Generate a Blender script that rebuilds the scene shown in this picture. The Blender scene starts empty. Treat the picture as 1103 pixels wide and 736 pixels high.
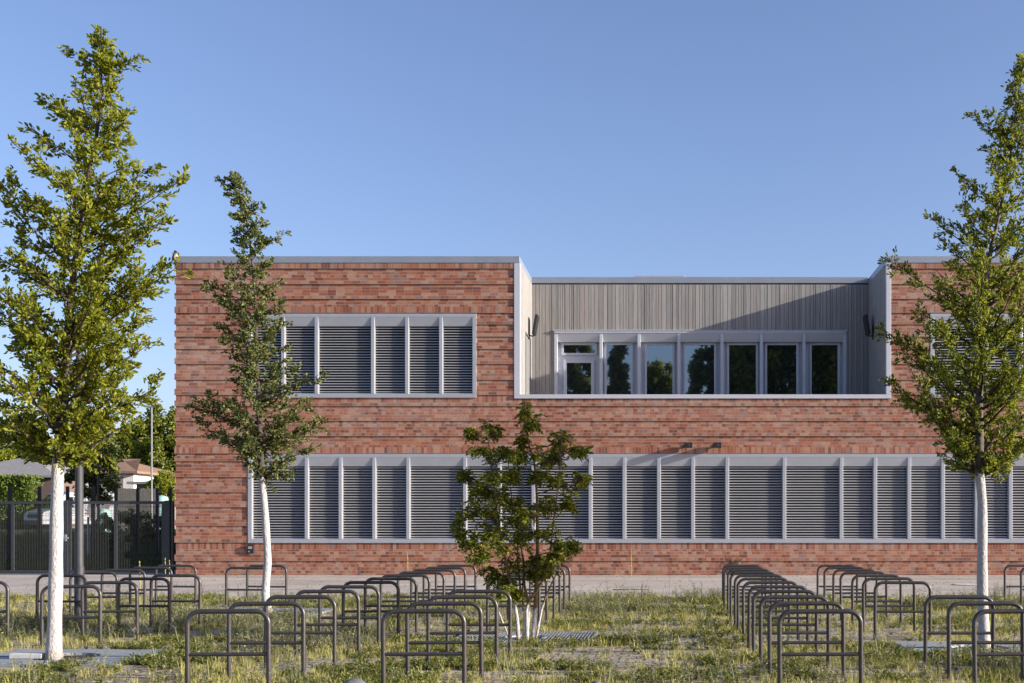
import bpy, math, random
import numpy as np
from mathutils import Vector, Matrix, noise as mnoise

random.seed(7)
RNG = np.random.default_rng(11)
scene = bpy.context.scene
COL = scene.collection
HX, HY, F, CAMZ = 720.7, 563.4, 1200.0, 1.61
D = 34.25            # distance of the facade
DB = 37.3            # distance of the back wall of the roof terrace

def wx(px, Y=D): return (px - HX) * Y / F
def wz(py, Y=D): return CAMZ + (HY - py) * Y / F

# ------------------------------------------------------------------ world, camera
SUN_EL = math.radians(16.3)
SUN_AZ = math.radians(102.5)       # clockwise from +Y
world = bpy.data.worlds.new("World"); scene.world = world
world.use_nodes = True
wn = world.node_tree
bg = wn.nodes["Background"]
sky = wn.nodes.new("ShaderNodeTexSky"); sky.sky_type = 'NISHITA'
sky.sun_disc = False; sky.sun_elevation = SUN_EL; sky.sun_rotation = SUN_AZ
sky.altitude = 50; sky.air_density = 1.0; sky.dust_density = 1.5; sky.ozone_density = 4.5
tint = wn.nodes.new("ShaderNodeMix"); tint.data_type = 'RGBA'; tint.blend_type = 'MULTIPLY'; tint.inputs[0].default_value = 1
tint.inputs[7].default_value = (1.30, 1.01, 0.985, 1)
wn.links.new(sky.outputs[0], tint.inputs[6]); wn.links.new(tint.outputs[2], bg.inputs[0]); bg.inputs[1].default_value = 0.125

sd = bpy.data.lights.new("sun", 'SUN'); sd.energy = 5.0; sd.angle = math.radians(0.5); sd.color = (1.0, 0.92, 0.80)
so = bpy.data.objects.new("sun", sd); COL.objects.link(so)
sdir = Vector((math.sin(SUN_AZ) * math.cos(SUN_EL), math.cos(SUN_AZ) * math.cos(SUN_EL), math.sin(SUN_EL)))
so.rotation_euler = sdir.to_track_quat('Z', 'Y').to_euler(); so.location = (30, -10, 20)

cd = bpy.data.cameras.new("camera"); cam = bpy.data.objects.new("camera", cd); COL.objects.link(cam)
cam.location = (0, 0, CAMZ); cam.rotation_euler = (math.radians(90), 0, 0)
cd.sensor_width = 36; cd.lens = F / 1103 * 36
cd.shift_x = -(HX - 551.5) / 1103; cd.shift_y = (HY - 368) / 1103
cd.clip_end = 3000; scene.camera = cam
vs = scene.view_settings
vs.view_transform = 'Standard'; vs.look = 'None'; vs.gamma = 1; vs.exposure = 0.92; vs.use_curve_mapping = False

# ------------------------------------------------------------------ materials
def new_mat(name):
    m = bpy.data.materials.new(name); m.use_nodes = True
    return m, m.node_tree, m.node_tree.nodes["Principled BSDF"]

def mth(nt, op, a, b=None, c=None):
    n = nt.nodes.new("ShaderNodeMath"); n.operation = op
    for i, v in enumerate((a, b, c)):
        if v is None: continue
        if isinstance(v, (int, float)): n.inputs[i].default_value = v
        else: nt.links.new(v, n.inputs[i])
    return n.outputs[0]

def ramp(nt, fac, stops, interp='LINEAR'):
    n = nt.nodes.new("ShaderNodeValToRGB"); n.color_ramp.interpolation = interp
    el = n.color_ramp.elements
    while len(el) > 1: el.remove(el[-1])
    el[0].position = stops[0][0]; el[0].color = (*stops[0][1], 1)
    for p, c in stops[1:]:
        e = el.new(p); e.color = (*c, 1)
    nt.links.new(fac, n.inputs[0]); return n.outputs[0]

def mixc(nt, fac, a, b, mode='MIX'):
    n = nt.nodes.new("ShaderNodeMix"); n.data_type = 'RGBA'; n.blend_type = mode
    for s, v in ((n.inputs[0], fac), (n.inputs[6], a), (n.inputs[7], b)):
        if isinstance(v, (int, float)): s.default_value = v
        elif isinstance(v, tuple): s.default_value = (*v, 1)
        else: nt.links.new(v, s)
    return n.outputs[2]

def noise_tex(nt, scale, detail=4, rough=0.5, vec=None, stretch=None, coord='Object'):
    if vec is None:
        tc = nt.nodes.new("ShaderNodeTexCoord"); vec = tc.outputs[coord]
    if stretch:
        mp = nt.nodes.new("ShaderNodeMapping"); mp.inputs['Scale'].default_value = stretch
        nt.links.new(vec, mp.inputs[0]); vec = mp.outputs[0]
    n = nt.nodes.new("ShaderNodeTexNoise"); n.inputs['Scale'].default_value = scale
    n.inputs['Detail'].default_value = detail; n.inputs['Roughness'].default_value = rough
    nt.links.new(vec, n.inputs['Vector']); return n.outputs[0]

def bump(nt, bsdf, h, strength=0.3, dist=0.01):
    b = nt.nodes.new("ShaderNodeBump"); b.inputs['Strength'].default_value = strength
    b.inputs['Distance'].default_value = dist
    nt.links.new(h, b.inputs['Height']); nt.links.new(b.outputs[0], bsdf.inputs['Normal'])

def simple(name, col, rough=0.5, metal=0.0, var=0.12, scale=6, bmp=0.0, bscale=60):
    m, nt, b = new_mat(name)
    n = noise_tex(nt, scale, 6, 0.68)
    c0 = tuple(v * (1 - var) for v in col); c1 = tuple(min(1, v * (1 + var)) for v in col)
    nt.links.new(ramp(nt, n, [(0.3, c0), (0.7, c1)]), b.inputs['Base Color'])
    b.inputs['Roughness'].default_value = rough; b.inputs['Metallic'].default_value = metal
    if rough >= 0.8: b.inputs['Specular IOR Level'].default_value = 0.12
    if bmp: bump(nt, b, noise_tex(nt, bscale, 4), bmp, 0.01)
    return m

def brick_mat(name, soldier):
    m, nt, b = new_mat(name)
    uv = nt.nodes.new("ShaderNodeUVMap").outputs[0]
    sp = nt.nodes.new("ShaderNodeSeparateXYZ"); nt.links.new(uv, sp.inputs[0])
    u, v = sp.outputs[0], sp.outputs[1]
    row = mth(nt, 'FLOOR', v); fv = mth(nt, 'FRACT', v)
    wn1 = nt.nodes.new("ShaderNodeTexWhiteNoise"); wn1.noise_dimensions = '1D'; nt.links.new(row, wn1.inputs['W'])
    rr = wn1.outputs['Value']
    if soldier:
        L = mth(nt, 'ADD', 0.0, 0.094)
    else:
        hdr = mth(nt, 'GREATER_THAN', rr, 0.6)
        L = mth(nt, 'SUBTRACT', 0.262, mth(nt, 'MULTIPLY', hdr, 0.131))
    up = mth(nt, 'ADD', mth(nt, 'DIVIDE', u, L), mth(nt, 'MULTIPLY', rr, 37.3))
    cl = mth(nt, 'FLOOR', up); fu = mth(nt, 'FRACT', up)
    mu = mth(nt, 'LESS_THAN', mth(nt, 'MULTIPLY', fu, L), 0.013)
    mv = mth(nt, 'LESS_THAN', fv, 0.06 if soldier else 0.15)
    mort = mth(nt, 'MAXIMUM', mu, mv)
    cb = nt.nodes.new("ShaderNodeCombineXYZ"); nt.links.new(cl, cb.inputs[0]); nt.links.new(row, cb.inputs[1])
    wn2 = nt.nodes.new("ShaderNodeTexWhiteNoise"); wn2.noise_dimensions = '2D'; nt.links.new(cb.outputs[0], wn2.inputs['Vector'])
    big = noise_tex(nt, 0.9, 3, 0.6)
    fac = mth(nt, 'ADD', wn2.outputs['Value'], mth(nt, 'MULTIPLY', mth(nt, 'SUBTRACT', big, 0.5), 0.5))
    c = ramp(nt, fac, [(0.0, (0.10, 0.050, 0.045)), (0.09, (0.17, 0.068, 0.052)), (0.22, (0.255, 0.092, 0.060)),
                       (0.42, (0.305, 0.125, 0.080)), (0.60, (0.325, 0.160, 0.108)), (0.75, (0.37, 0.235, 0.175)),
                       (0.87, (0.37, 0.265, 0.21)), (0.93, (0.25, 0.175, 0.16)), (1.0, (0.20, 0.155, 0.16))])
    fine = noise_tex(nt, 24, 5, 0.8, stretch=(0.8, 0.8, 1.3))
    c = mixc(nt, 0.55, c, ramp(nt, fine, [(0.30, (0.36, 0.36, 0.38)), (0.70, (1.65, 1.6, 1.5))]), 'MULTIPLY')
    mfac = mth(nt, 'MAXIMUM', mth(nt, 'MULTIPLY', mu, 0.5), mth(nt, 'MULTIPLY', mv, 0.85))
    wn3 = nt.nodes.new("ShaderNodeTexWhiteNoise"); wn3.noise_dimensions = '1D'; nt.links.new(mth(nt, 'ADD', row, 0.37), wn3.inputs['W'])
    rv = ramp(nt, wn3.outputs['Value'], [(0, (0.93, 0.92, 0.92)), (1, (1.06, 1.06, 1.06))])
    c = mixc(nt, 0.25, c, (0.27, 0.115, 0.075)); c = mixc(nt, 1.0, c, (0.95, 0.91, 0.89), 'MULTIPLY')
    c = mixc(nt, 1.0, c, rv, 'MULTIPLY')
    c = mixc(nt, mfac, c, (0.32, 0.25, 0.20))
    stain = noise_tex(nt, 0.5, 5, 0.65, stretch=(0.5, 0.5, 1.6))
    c = mixc(nt, ramp(nt, stain, [(0.5, (0, 0, 0)), (0.75, (0.28, 0.28, 0.28))]), c, (0.42, 0.36, 0.32))
    nt.links.new(c, b.inputs['Base Color']); b.inputs['Roughness'].default_value = 0.85; b.inputs['Specular IOR Level'].default_value = 0.25
    h = mth(nt, 'ADD', mth(nt, 'SUBTRACT', 1.0, mort), mth(nt, 'MULTIPLY', fine, 0.6))
    h = mth(nt, 'ADD', h, mth(nt, 'MULTIPLY', wn2.outputs['Value'], 0.5))
    bump(nt, b, h, 0.5, 0.006)
    return m

def leaf_mat(name, cols, trans=0.35, rough=0.5):
    m, nt, b = new_mat(name)
    geo = nt.nodes.new("ShaderNodeNewGeometry")
    c = ramp(nt, geo.outputs['Random Per Island'], [(i / max(1, len(cols) - 1), k) for i, k in enumerate(cols)])
    nt.links.new(c, b.inputs['Base Color']); b.inputs['Roughness'].default_value = rough
    b.inputs['Specular IOR Level'].default_value = 0.22
    t = nt.nodes.new("ShaderNodeBsdfTranslucent"); nt.links.new(mixc(nt, 1.0, c, (1.5, 1.45, 0.6), 'MULTIPLY'), t.inputs[0])
    mx = nt.nodes.new("ShaderNodeMixShader"); mx.inputs[0].default_value = trans
    nt.links.new(b.outputs[0], mx.inputs[1]); nt.links.new(t.outputs[0], mx.inputs[2])
    nt.links.new(mx.outputs[0], nt.nodes["Material Output"].inputs[0])
    return m

def bark_mat(name, limit, bark=(0.075, 0.06, 0.048), white=(0.53, 0.515, 0.51)):
    m, nt, b = new_mat(name)
    tc = nt.nodes.new("ShaderNodeTexCoord"); sp = nt.nodes.new("ShaderNodeSeparateXYZ")
    nt.links.new(tc.outputs['Object'], sp.inputs[0])
    n1 = noise_tex(nt, 42, 5, 0.65, stretch=(1, 1, 0.6)); n2 = noise_tex(nt, 9, 3)
    zz = mth(nt, 'ADD', sp.outputs[2], mth(nt, 'MULTIPLY', mth(nt, 'SUBTRACT', n2, 0.5), 0.30))
    w = mth(nt, 'LESS_THAN', zz, limit)
    bc = ramp(nt, n1, [(0.3, tuple(v * 0.55 for v in bark)), (0.7, tuple(v * 1.3 for v in bark))])
    wc = ramp(nt, n1, [(0.3, tuple(v * 0.62 for v in white)), (0.5, tuple(v * 0.9 for v in white)), (0.62, white)])
    low = mth(nt, 'MULTIPLY', mth(nt, 'LESS_THAN', mth(nt, 'ADD', zz, mth(nt, 'MULTIPLY', n1, 0.25)), 0.24), 0.55)
    wc = mixc(nt, low, wc, (0.3, 0.24, 0.18))
    n3 = noise_tex(nt, 5.5, 6, 0.75, stretch=(1, 1, 0.5))
    wc = mixc(nt, ramp(nt, n3, [(0.55, (0, 0, 0)), (0.70, (0.62, 0.62, 0.62))]), wc, (0.27, 0.24, 0.215))
    nt.links.new(mixc(nt, w, bc, wc), b.inputs['Base Color']); b.inputs['Roughness'].default_value = 0.85
    bump(nt, b, n1, 0.9, 0.035)
    return m

M = {}
M['brick'] = brick_mat('brick', False); M['soldier'] = brick_mat('soldier_brick', True)
M['alu'] = simple('aluminium', (0.36, 0.385, 0.43), 0.42, 0.25, 0.05, 3)
M['alu_white'] = simple('white_aluminium', (0.46, 0.48, 0.53), 0.42, 0.1, 0.04, 3)
M['coping'] = simple('coping_metal', (0.27, 0.30, 0.35), 0.4, 0.3, 0.08, 2)
M['slat'] = simple('blind_slat', (0.60, 0.58, 0.56), 0.38, 0.65, 0.04, 5)
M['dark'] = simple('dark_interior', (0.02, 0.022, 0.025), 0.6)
M['black'] = simple('black_metal', (0.02, 0.02, 0.022), 0.45, 0.2)
M['rack'] = simple('anthracite_paint', (0.062, 0.058, 0.060), 0.36, 0.35, 0.25, 9, 0.08, 200)
M['fence'] = simple('dark_grey_paint', (0.035, 0.040, 0.045), 0.55, 0.1, 0.15)
M['wire'] = simple('dark_wire', (0.02, 0.023, 0.026), 0.6, 0.0, 0.1)
M['lamp'] = simple('grey_lamp_paint', (0.04, 0.042, 0.05), 0.6, 0.0, 0.15)
M['galv'] = simple('galvanised_steel', (0.36, 0.38, 0.39), 0.45, 0.5, 0.2, 14, 0.1)
M['roofing'] = simple('roofing', (0.16, 0.16, 0.16), 0.9)
M['ceramic'] = simple('terrace_floor', (0.3, 0.3, 0.29), 0.8)
M['stone'] = simple('grey_stone', (0.12, 0.12, 0.135), 0.75, 0, 0.25, 12, 0.3, 40)

def glass_mat():
    m, nt, b = new_mat('window_glass')
    b.inputs['Base Color'].default_value = (0.012, 0.016, 0.018, 1); b.inputs['Roughness'].default_value = 0.05
    g = nt.nodes.new("ShaderNodeBsdfGlossy"); g.inputs['Roughness'].default_value = 0.015
    g.inputs['Color'].default_value = (0.75, 0.88, 0.95, 1)
    bump(nt, g, noise_tex(nt, 1.3, 1), 0.02, 0.02)
    mx = nt.nodes.new("ShaderNodeMixShader"); mx.inputs[0].default_value = 0.29
    nt.links.new(b.outputs[0], mx.inputs[1]); nt.links.new(g.outputs[0], mx.inputs[2])
    nt.links.new(mx.outputs[0], nt.nodes["Material Output"].inputs[0]); return m
M['glass'] = glass_mat()
M['glass_dark'] = simple('shaded_glass', (0.008, 0.010, 0.013), 0.12)

def wood_mat():
    m, nt, b = new_mat('weathered_larch')
    geo = nt.nodes.new("ShaderNodeNewGeometry")
    c = ramp(nt, geo.outputs['Random Per Island'], [(0, (0.23, 0.222, 0.215)), (0.4, (0.28, 0.272, 0.262)), (0.8, (0.33, 0.322, 0.31)), (1, (0.28, 0.25, 0.23))])
    g = noise_tex(nt, 22, 5, 0.65, stretch=(1.5, 1.5, 0.06))
    c = mixc(nt, 0.7, c, ramp(nt, g, [(0.3, (0.62, 0.62, 0.64)), (0.7, (1.15, 1.13, 1.1))]), 'MULTIPLY')
    nt.links.new(c, b.inputs['Base Color']); b.inputs['Roughness'].default_value = 0.8
    bump(nt, b, g, 0.3, 0.005); return m
M['wood'] = wood_mat(); M['pale_board'] = simple('pale_board', (0.265, 0.26, 0.252), 0.8, 0, 0.10, 3)

def ground_mat():
    m, nt, b = new_mat('sandy_paving')
    tc = nt.nodes.new("ShaderNodeTexCoord"); sp = nt.nodes.new("ShaderNodeSeparateXYZ")
    nt.links.new(tc.outputs['Object'], sp.inputs[0])
    n = noise_tex(nt, 1.1, 6, 0.65); nf = noise_tex(nt, 28, 5, 0.7)
    sand = ramp(nt, nf, [(0.25, (0.24, 0.20, 0.15)), (0.5, (0.40, 0.345, 0.28)), (0.8, (0.52, 0.47, 0.40))])
    # paver joints
    fy = mth(nt, 'FRACT', mth(nt, 'DIVIDE', sp.outputs[1], 0.20))
    rowi = mth(nt, 'FLOOR', mth(nt, 'DIVIDE', sp.outputs[1], 0.20))
    fx = mth(nt, 'FRACT', mth(nt, 'ADD', mth(nt, 'DIVIDE', sp.outputs[0], 0.20), mth(nt, 'MULTIPLY', rowi, 0.5)))
    j = mth(nt, 'MAXIMUM', mth(nt, 'LESS_THAN', fy, 0.13), mth(nt, 'LESS_THAN', fx, 0.13))
    c = mixc(nt, mth(nt, 'MULTIPLY', j, 0.75), sand, (0.10, 0.095, 0.05))
    moss = ramp(nt, n, [(0.48, (0, 0, 0)), (0.62, (1, 1, 1))])
    c = mixc(nt, mth(nt, 'MULTIPLY', moss, 0.75), c, ramp(nt, nf, [(0.3, (0.07, 0.075, 0.03)), (0.7, (0.20, 0.18, 0.09))]))
    nt.links.new(c, b.inputs['Base Color']); b.inputs['Roughness'].default_value = 0.95; b.inputs['Specular IOR Level'].default_value = 0.1
    bump(nt, b, nf, 0.8, 0.03); return m
M['ground'] = ground_mat()

def pave_mat():
    m, nt, b = new_mat('pale_footpath')
    tc = nt.nodes.new("ShaderNodeTexCoord"); sp = nt.nodes.new("ShaderNodeSeparateXYZ")
    nt.links.new(tc.outputs['Object'], sp.inputs[0])
    n = noise_tex(nt, 0.7, 6, 0.6); nf = noise_tex(nt, 14, 6, 0.75)
    c = ramp(nt, n, [(0.3, (0.40, 0.355, 0.315)), (0.7, (0.50, 0.455, 0.41))])
    c = mixc(nt, 0.6, c, ramp(nt, nf, [(0.3, (0.65, 0.63, 0.6)), (0.6, (1.1, 1.1, 1.08))]), 'MULTIPLY')
    fy = mth(nt, 'FRACT', mth(nt, 'DIVIDE', sp.outputs[1], 3.3)); fx = mth(nt, 'FRACT', mth(nt, 'DIVIDE', sp.outputs[0], 0.6))
    j = mth(nt, 'LESS_THAN', fy, 0.012)
    fy2 = mth(nt, 'FRACT', mth(nt, 'DIVIDE', sp.outputs[1], 0.4))
    j = mth(nt, 'MAXIMUM', j, mth(nt, 'MULTIPLY', mth(nt, 'MAXIMUM', mth(nt, 'LESS_THAN', fx, 0.025), mth(nt, 'LESS_THAN', fy2, 0.05)), 0.8))
    c = mixc(nt, mth(nt, 'MULTIPLY', j, 0.6), c, (0.13, 0.12, 0.09))
    sp2 = noise_tex(nt, 5, 3, 0.6, stretch=(1, 0.6, 1))
    c = mixc(nt, ramp(nt, sp2, [(0.62, (0, 0, 0)), (0.70, (0.7, 0.7, 0.7))]), c, (0.13, 0.12, 0.07))
    st = noise_tex(nt, 0.35, 6, 0.7, stretch=(0.5, 2.2, 1))
    c = mixc(nt, 1.0, c, ramp(nt, st, [(0.35, (0.78, 0.78, 0.79)), (0.6, (1.08, 1.07, 1.05))]), 'MULTIPLY')
    nt.links.new(c, b.inputs['Base Color']); b.inputs['Roughness'].default_value = 0.92; b.inputs['Specular IOR Level'].default_value = 0.15
    bump(nt, b, nf, 0.35, 0.01); return m
M['pave'] = pave_mat()
M['grassland'] = simple('rough_meadow', (0.032, 0.043, 0.017), 0.95, 0, 0.5, 3, 0.5, 20)  # meadow green, darkened so the colour itself carries the tree shade

# ------------------------------------------------------------------ mesh builder
class MB:
    def __init__(s): s.v = []; s.f = []; s.mi = []; s.uv = {}
    def quad(s, pts, mi=0, uv=None):
        b = len(s.v); s.v += [tuple(p) for p in pts]; s.f.append(tuple(range(b, b + len(pts)))); s.mi.append(mi)
        if uv: s.uv[len(s.f) - 1] = uv
    def box(s, x0, x1, y0, y1, z0, z1, mi=0, vmap=None):
        b = len(s.v)
        s.v += [(x0, y0, z0), (x1, y0, z0), (x1, y1, z0), (x0, y1, z0), (x0, y0, z1), (x1, y0, z1), (x1, y1, z1), (x0, y1, z1)]
        fs = [(0, 3, 2, 1), (4, 5, 6, 7), (0, 1, 5, 4), (2, 3, 7, 6), (1, 2, 6, 5), (3, 0, 4, 7)]
        for k, f in enumerate(fs):
            s.f.append(tuple(b + i for i in f)); s.mi.append(mi)
            if vmap:
                uv = []
                for i in f:
                    p = s.v[b + i]; uu = p[1] if k >= 4 else p[0]
                    uv.append((uu, vmap(p[2])) if k >= 2 else (p[0], vmap((z0 + z1) / 2)))
                s.uv[len(s.f) - 1] = uv
    def tube(s, pts, radii, n=10, mi=0, cap=True):
        pts = [Vector(p) for p in pts]
        if isinstance(radii, (int, float)): radii = [radii] * len(pts)
        b = len(s.v); up = None
        for i, p in enumerate(pts):
            t = (pts[min(i + 1, len(pts) - 1)] - pts[max(i - 1, 0)])
            if t.length < 1e-9: t = Vector((0, 0, 1))
            t.normalize()
            if up is None:
                up = Vector((0, 1, 0)) if abs(t.y) < 0.9 else Vector((1, 0, 0))
            a = t.cross(up)
            if a.length < 1e-6: a = t.orthogonal()
            a.normalize(); up = a.cross(t).normalized()
            for k in range(n):
                an = 2 * math.pi * k / n
                q = p + radii[i] * (math.cos(an) * a + math.sin(an) * up); s.v.append(tuple(q))
        for i in range(len(pts) - 1):
            for k in range(n):
                k2 = (k + 1) % n
                s.f.append((b + i * n + k, b + i * n + k2, b + (i + 1) * n + k2, b + (i + 1) * n + k)); s.mi.append(mi)
        if cap:
            s.f.append(tuple(b + k for k in range(n))); s.mi.append(mi)
            s.f.append(tuple(b + (len(pts) - 1) * n + k for k in reversed(range(n)))); s.mi.append(mi)
    def lathe(s, cx, cy, prof, n=20, mi=0, sx=1, sy=1):
        b = len(s.v)
        for r, z in prof:
            for k in range(n):
                a = 2 * math.pi * k / n; s.v.append((cx + sx * r * math.cos(a), cy + sy * r * math.sin(a), z))
        for i in range(len(prof) - 1):
            for k in range(n):
                k2 = (k + 1) % n
                s.f.append((b + i * n + k, b + i * n + k2, b + (i + 1) * n + k2, b + (i + 1) * n + k)); s.mi.append(mi)
        s.f.append(tuple(b + k for k in reversed(range(n)))); s.mi.append(mi)
        s.f.append(tuple(b + (len(prof) - 1) * n + k for k in range(n))); s.mi.append(mi)
    def build(s, name, mats, parent=None, smooth=False, bevel=0):
        me = bpy.data.meshes.new(name); me.from_pydata(s.v, [], s.f)
        if not isinstance(mats, (list, tuple)): mats = [mats]
        for m in mats: me.materials.append(m)
        me.polygons.foreach_set('material_index', s.mi)
        if s.uv:
            ul = me.uv_layers.new(name='UVMap')
            for fi, uvs in s.uv.items():
                p = me.polygons[fi]
                for k, li in enumerate(p.loop_indices): ul.data[li].uv = uvs[k]
        if smooth: me.polygons.foreach_set('use_smooth', [True] * len(s.f))
        me.update()
        o = bpy.data.objects.new(name, me); COL.objects.link(o)
        if parent: o.parent = parent
        if smooth:
            try: me.set_sharp_from_angle(angle=math.radians(40))
            except Exception: pass
        if bevel:
            bv = o.modifiers.new('bevel', 'BEVEL'); bv.width = bevel; bv.segments = 2; bv.limit_method = 'ANGLE'
        return o

def tag(o, label=None, cat=None, group=None, kind=None):
    if label: o['label'] = label
    if cat: o['category'] = cat
    if group: o['group'] = group
    if kind: o['kind'] = kind
    return o

def thing(name, label, cat, loc=(0, 0, 0), rz=0, group=None):
    o = bpy.data.objects.new(name, None); COL.objects.link(o); o.empty_display_size = 0.2
    o.location = loc; o.rotation_euler = (0, 0, rz)
    return tag(o, label, cat, group)

def copy_tree(o, parent=None):
    c = o.copy(); COL.objects.link(c)
    if parent: c.parent = parent
    for ch in list(o.children): copy_tree(ch, c)
    return c

def np_mesh(name, V, Fc, mats, mi=None, parent=None):
    """V (n,3), Fc (m,4) quads"""
    me = bpy.data.meshes.new(name)
    me.vertices.add(len(V)); me.vertices.foreach_set('co', np.ascontiguousarray(V, dtype=np.float32).ravel())
    k = Fc.shape[1]; m = len(Fc)
    me.loops.add(m * k); me.loops.foreach_set('vertex_index', np.ascontiguousarray(Fc, dtype=np.int32).ravel())
    me.polygons.add(m); me.polygons.foreach_set('loop_start', np.arange(0, m * k, k, dtype=np.int32))
    try: me.polygons.foreach_set('loop_total', np.full(m, k, dtype=np.int32))
    except Exception: pass
    for mm in (mats if isinstance(mats, (list, tuple)) else [mats]): me.materials.append(mm)
    if mi is not None: me.polygons.foreach_set('material_index', np.ascontiguousarray(mi, dtype=np.int32))
    me.update(calc_edges=True); me.validate()
    o = bpy.data.objects.new(name, me); COL.objects.link(o)
    if parent: o.parent = parent
    return o

def norm(a): return a / np.maximum(np.linalg.norm(a, axis=1, keepdims=True), 1e-9)

def leaves(P, Dr, L, W, rng, fold=0.25, up=0.5):
    """folded pointed leaves at points P pointing along Dr; returns V,F"""
    n = len(P); P = np.asarray(P, float); Dr = norm(np.asarray(Dr, float))
    N = norm(rng.normal(size=(n, 3)) * (1 - up) + np.array([0, 0, 1.0]) * up)
    S = norm(np.cross(Dr, N)); N = norm(np.cross(S, Dr))
    L = np.asarray(L)[:, None] if np.ndim(L) else np.full((n, 1), L)
    W = np.asarray(W)[:, None] if np.ndim(W) else np.full((n, 1), W)
    f = fold * W
    b = P; l1 = P + Dr * L * .35 + S * W * .5 + N * f; l2 = P + Dr * L * .75 + S * W * .42 + N * f * .8
    tp = P + Dr * L - N * L * .08
    r2 = P + Dr * L * .75 - S * W * .42 + N * f * .8; r1 = P + Dr * L * .35 - S * W * .5 + N * f
    V = np.stack([b, l1, l2, tp, r2, r1], 1).reshape(-1, 3)
    i = np.arange(n)[:, None] * 6
    Fc = np.concatenate([i + np.array([0, 1, 2, 3]), i + np.array([0, 3, 4, 5])], 1).reshape(-1, 4)
    return V, Fc

# ================================================================== GROUND
def terrain_z(x, y):
    t = min(1, max(0, (y - 42) / 22)); t = t * t * (3 - 2 * t)
    w = min(1, max(0, (-14 - x) / 10)); 
    return 1.2 * t * (1 if y > 75 else w)
xs = [-900, -500, -250, -140, -100] + list(range(-80, -10, 4)) + [-8, 0, 20, 60, 150, 400, 900]
ys = [-600, -200, -80, -30, 0, 20, 36, 42, 45, 48, 51, 54, 57, 60, 64, 70, 76, 90, 120, 200, 400, 1500]
g = MB(); g.v = [(x, y, terrain_z(x, y) - 0.012) for y in ys for x in xs]
nx = len(xs)
for j in range(len(ys) - 1):
    for i in range(nx - 1):
        g.f.append((j * nx + i, j * nx + i + 1, (j + 1) * nx + i + 1, (j + 1) * nx + i)); g.mi.append(0)
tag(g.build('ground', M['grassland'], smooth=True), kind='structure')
def sheet(name, x0, x1, y0, y1, z, mat):
    s = MB(); s.quad([(x0, y0, z), (x1, y0, z), (x1, y1, z), (x0, y1, z)])
    return tag(s.build(name, mat), kind='structure')
sheet('bicycle_parking_ground', -40, 40, -12, 24.2, 0.0, M['ground'])
k = MB(); k.box(-40, 40, 24.2, 24.32, -0.1, 0.012)
tag(k.build('kerb', M['pave']), kind='structure')
sheet('footpath', -40, 40, 24.32, 35.5, 0.004, M['pave'])
# drive behind the gate, diagonal
s = MB(); s.quad([(-19.5, 35.5, 0.006), (-14.6, 35.5, 0.006), (-14.6, 60, 0.4), (-16.4, 60, 0.4)][0:2] + [(-15.3, 41.8, 0.006), (-16.2, 41.8, 0.006)])
tag(s.build('side_path', M['pave']), kind='structure')

# ================================================================== SCHOOL BUILDING
bld = thing('school_building', 'long two storey red brick school with louvred windows and timber clad roof terrace', 'building', (0, 0, 0))
EDG = [283.6, 289.6, 306.3, 322.3, 337.3, 349.7, 362.9, 376.2, 392.3, 409.3, 425.7, 437.6, 453.6, 470, 488.7, 497, 514, 530.4, 546.5, 566.5, 584.5, 604.3, 619.8]
ZE = [wz(y) for y in EDG]; ZE[-1] = -0.05
PITCH = 0.094; PROUD = 0.033
bands = []
for i in range(len(ZE) - 1):
    zt, zb = ZE[i], ZE[i + 1]; h = zt - zb; n = max(1, round(h / PITCH))
    sol = None
    if i == 0: sol = (zb, zt)
    if i == 3: sol = (zb, zb + 0.19)
    if i == 10: sol = (zb + 0.1, zt)
    if i == 13: sol = (zb, zb + 0.19)
    if i == 20: sol = (zt - 0.22, zt)
    if i == 14: pr = zb + 1.0 * h / n
    pr = zb + min(2, n - 1) * h / n if n > 1 else zt
    if sol and sol[0] == zb: pr = sol[1]
    if i == len(ZE) - 2: pr = zb
    bands.append((zt, zb, n, sol, pr))
def vmap_for(i):
    zt, zb, n, sol, pr = bands[i]
    return lambda z: i * 20 + 3 + (z - zb) / (zt - zb) * n
def wall_x(mb, xa, xb, openings, y0, depth, el=0.0, er=0.0):
    """wall along x; openings = (x0,x1,z0,z1)"""
    for i, (zt, zb, n, sol, pr) in enumerate(bands):
        cuts = {zt, zb, pr}
        if sol: cuts |= set(sol)
        for o in openings:
            for zz in o[2:]:
                if zb < zz < zt: cuts.add(zz)
        cuts = sorted(cuts)
        for a, b in zip(cuts, cuts[1:]):
            if b - a < 1e-4: continue
            mid = (a + b) / 2
            iv = [(xa, xb)]
            for o in openings:
                if o[2] < mid < o[3]:
                    nv = []
                    for p, q in iv:
                        if o[1] <= p or o[0] >= q: nv.append((p, q)); continue
                        if o[0] > p: nv.append((p, o[0]))
                        if o[1] < q: nv.append((o[1], q))
                    iv = nv
            proud = mid < pr
            issol = sol and sol[0] - 1e-6 < mid < sol[1] + 1e-6
            vm = (lambda z, a=sol[0], b=sol[1], i=i: i * 20 + 10.0 + 0.998 * (z - a) / (b - a)) if issol else vmap_for(i)
            for p, q in iv:
                pp = p - (PROUD if proud and p == xa else 0); 
                mb.box(pp, q, y0 - (PROUD if proud else 0), y0 + depth, a, b, 1 if issol else 0, vm)
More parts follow.
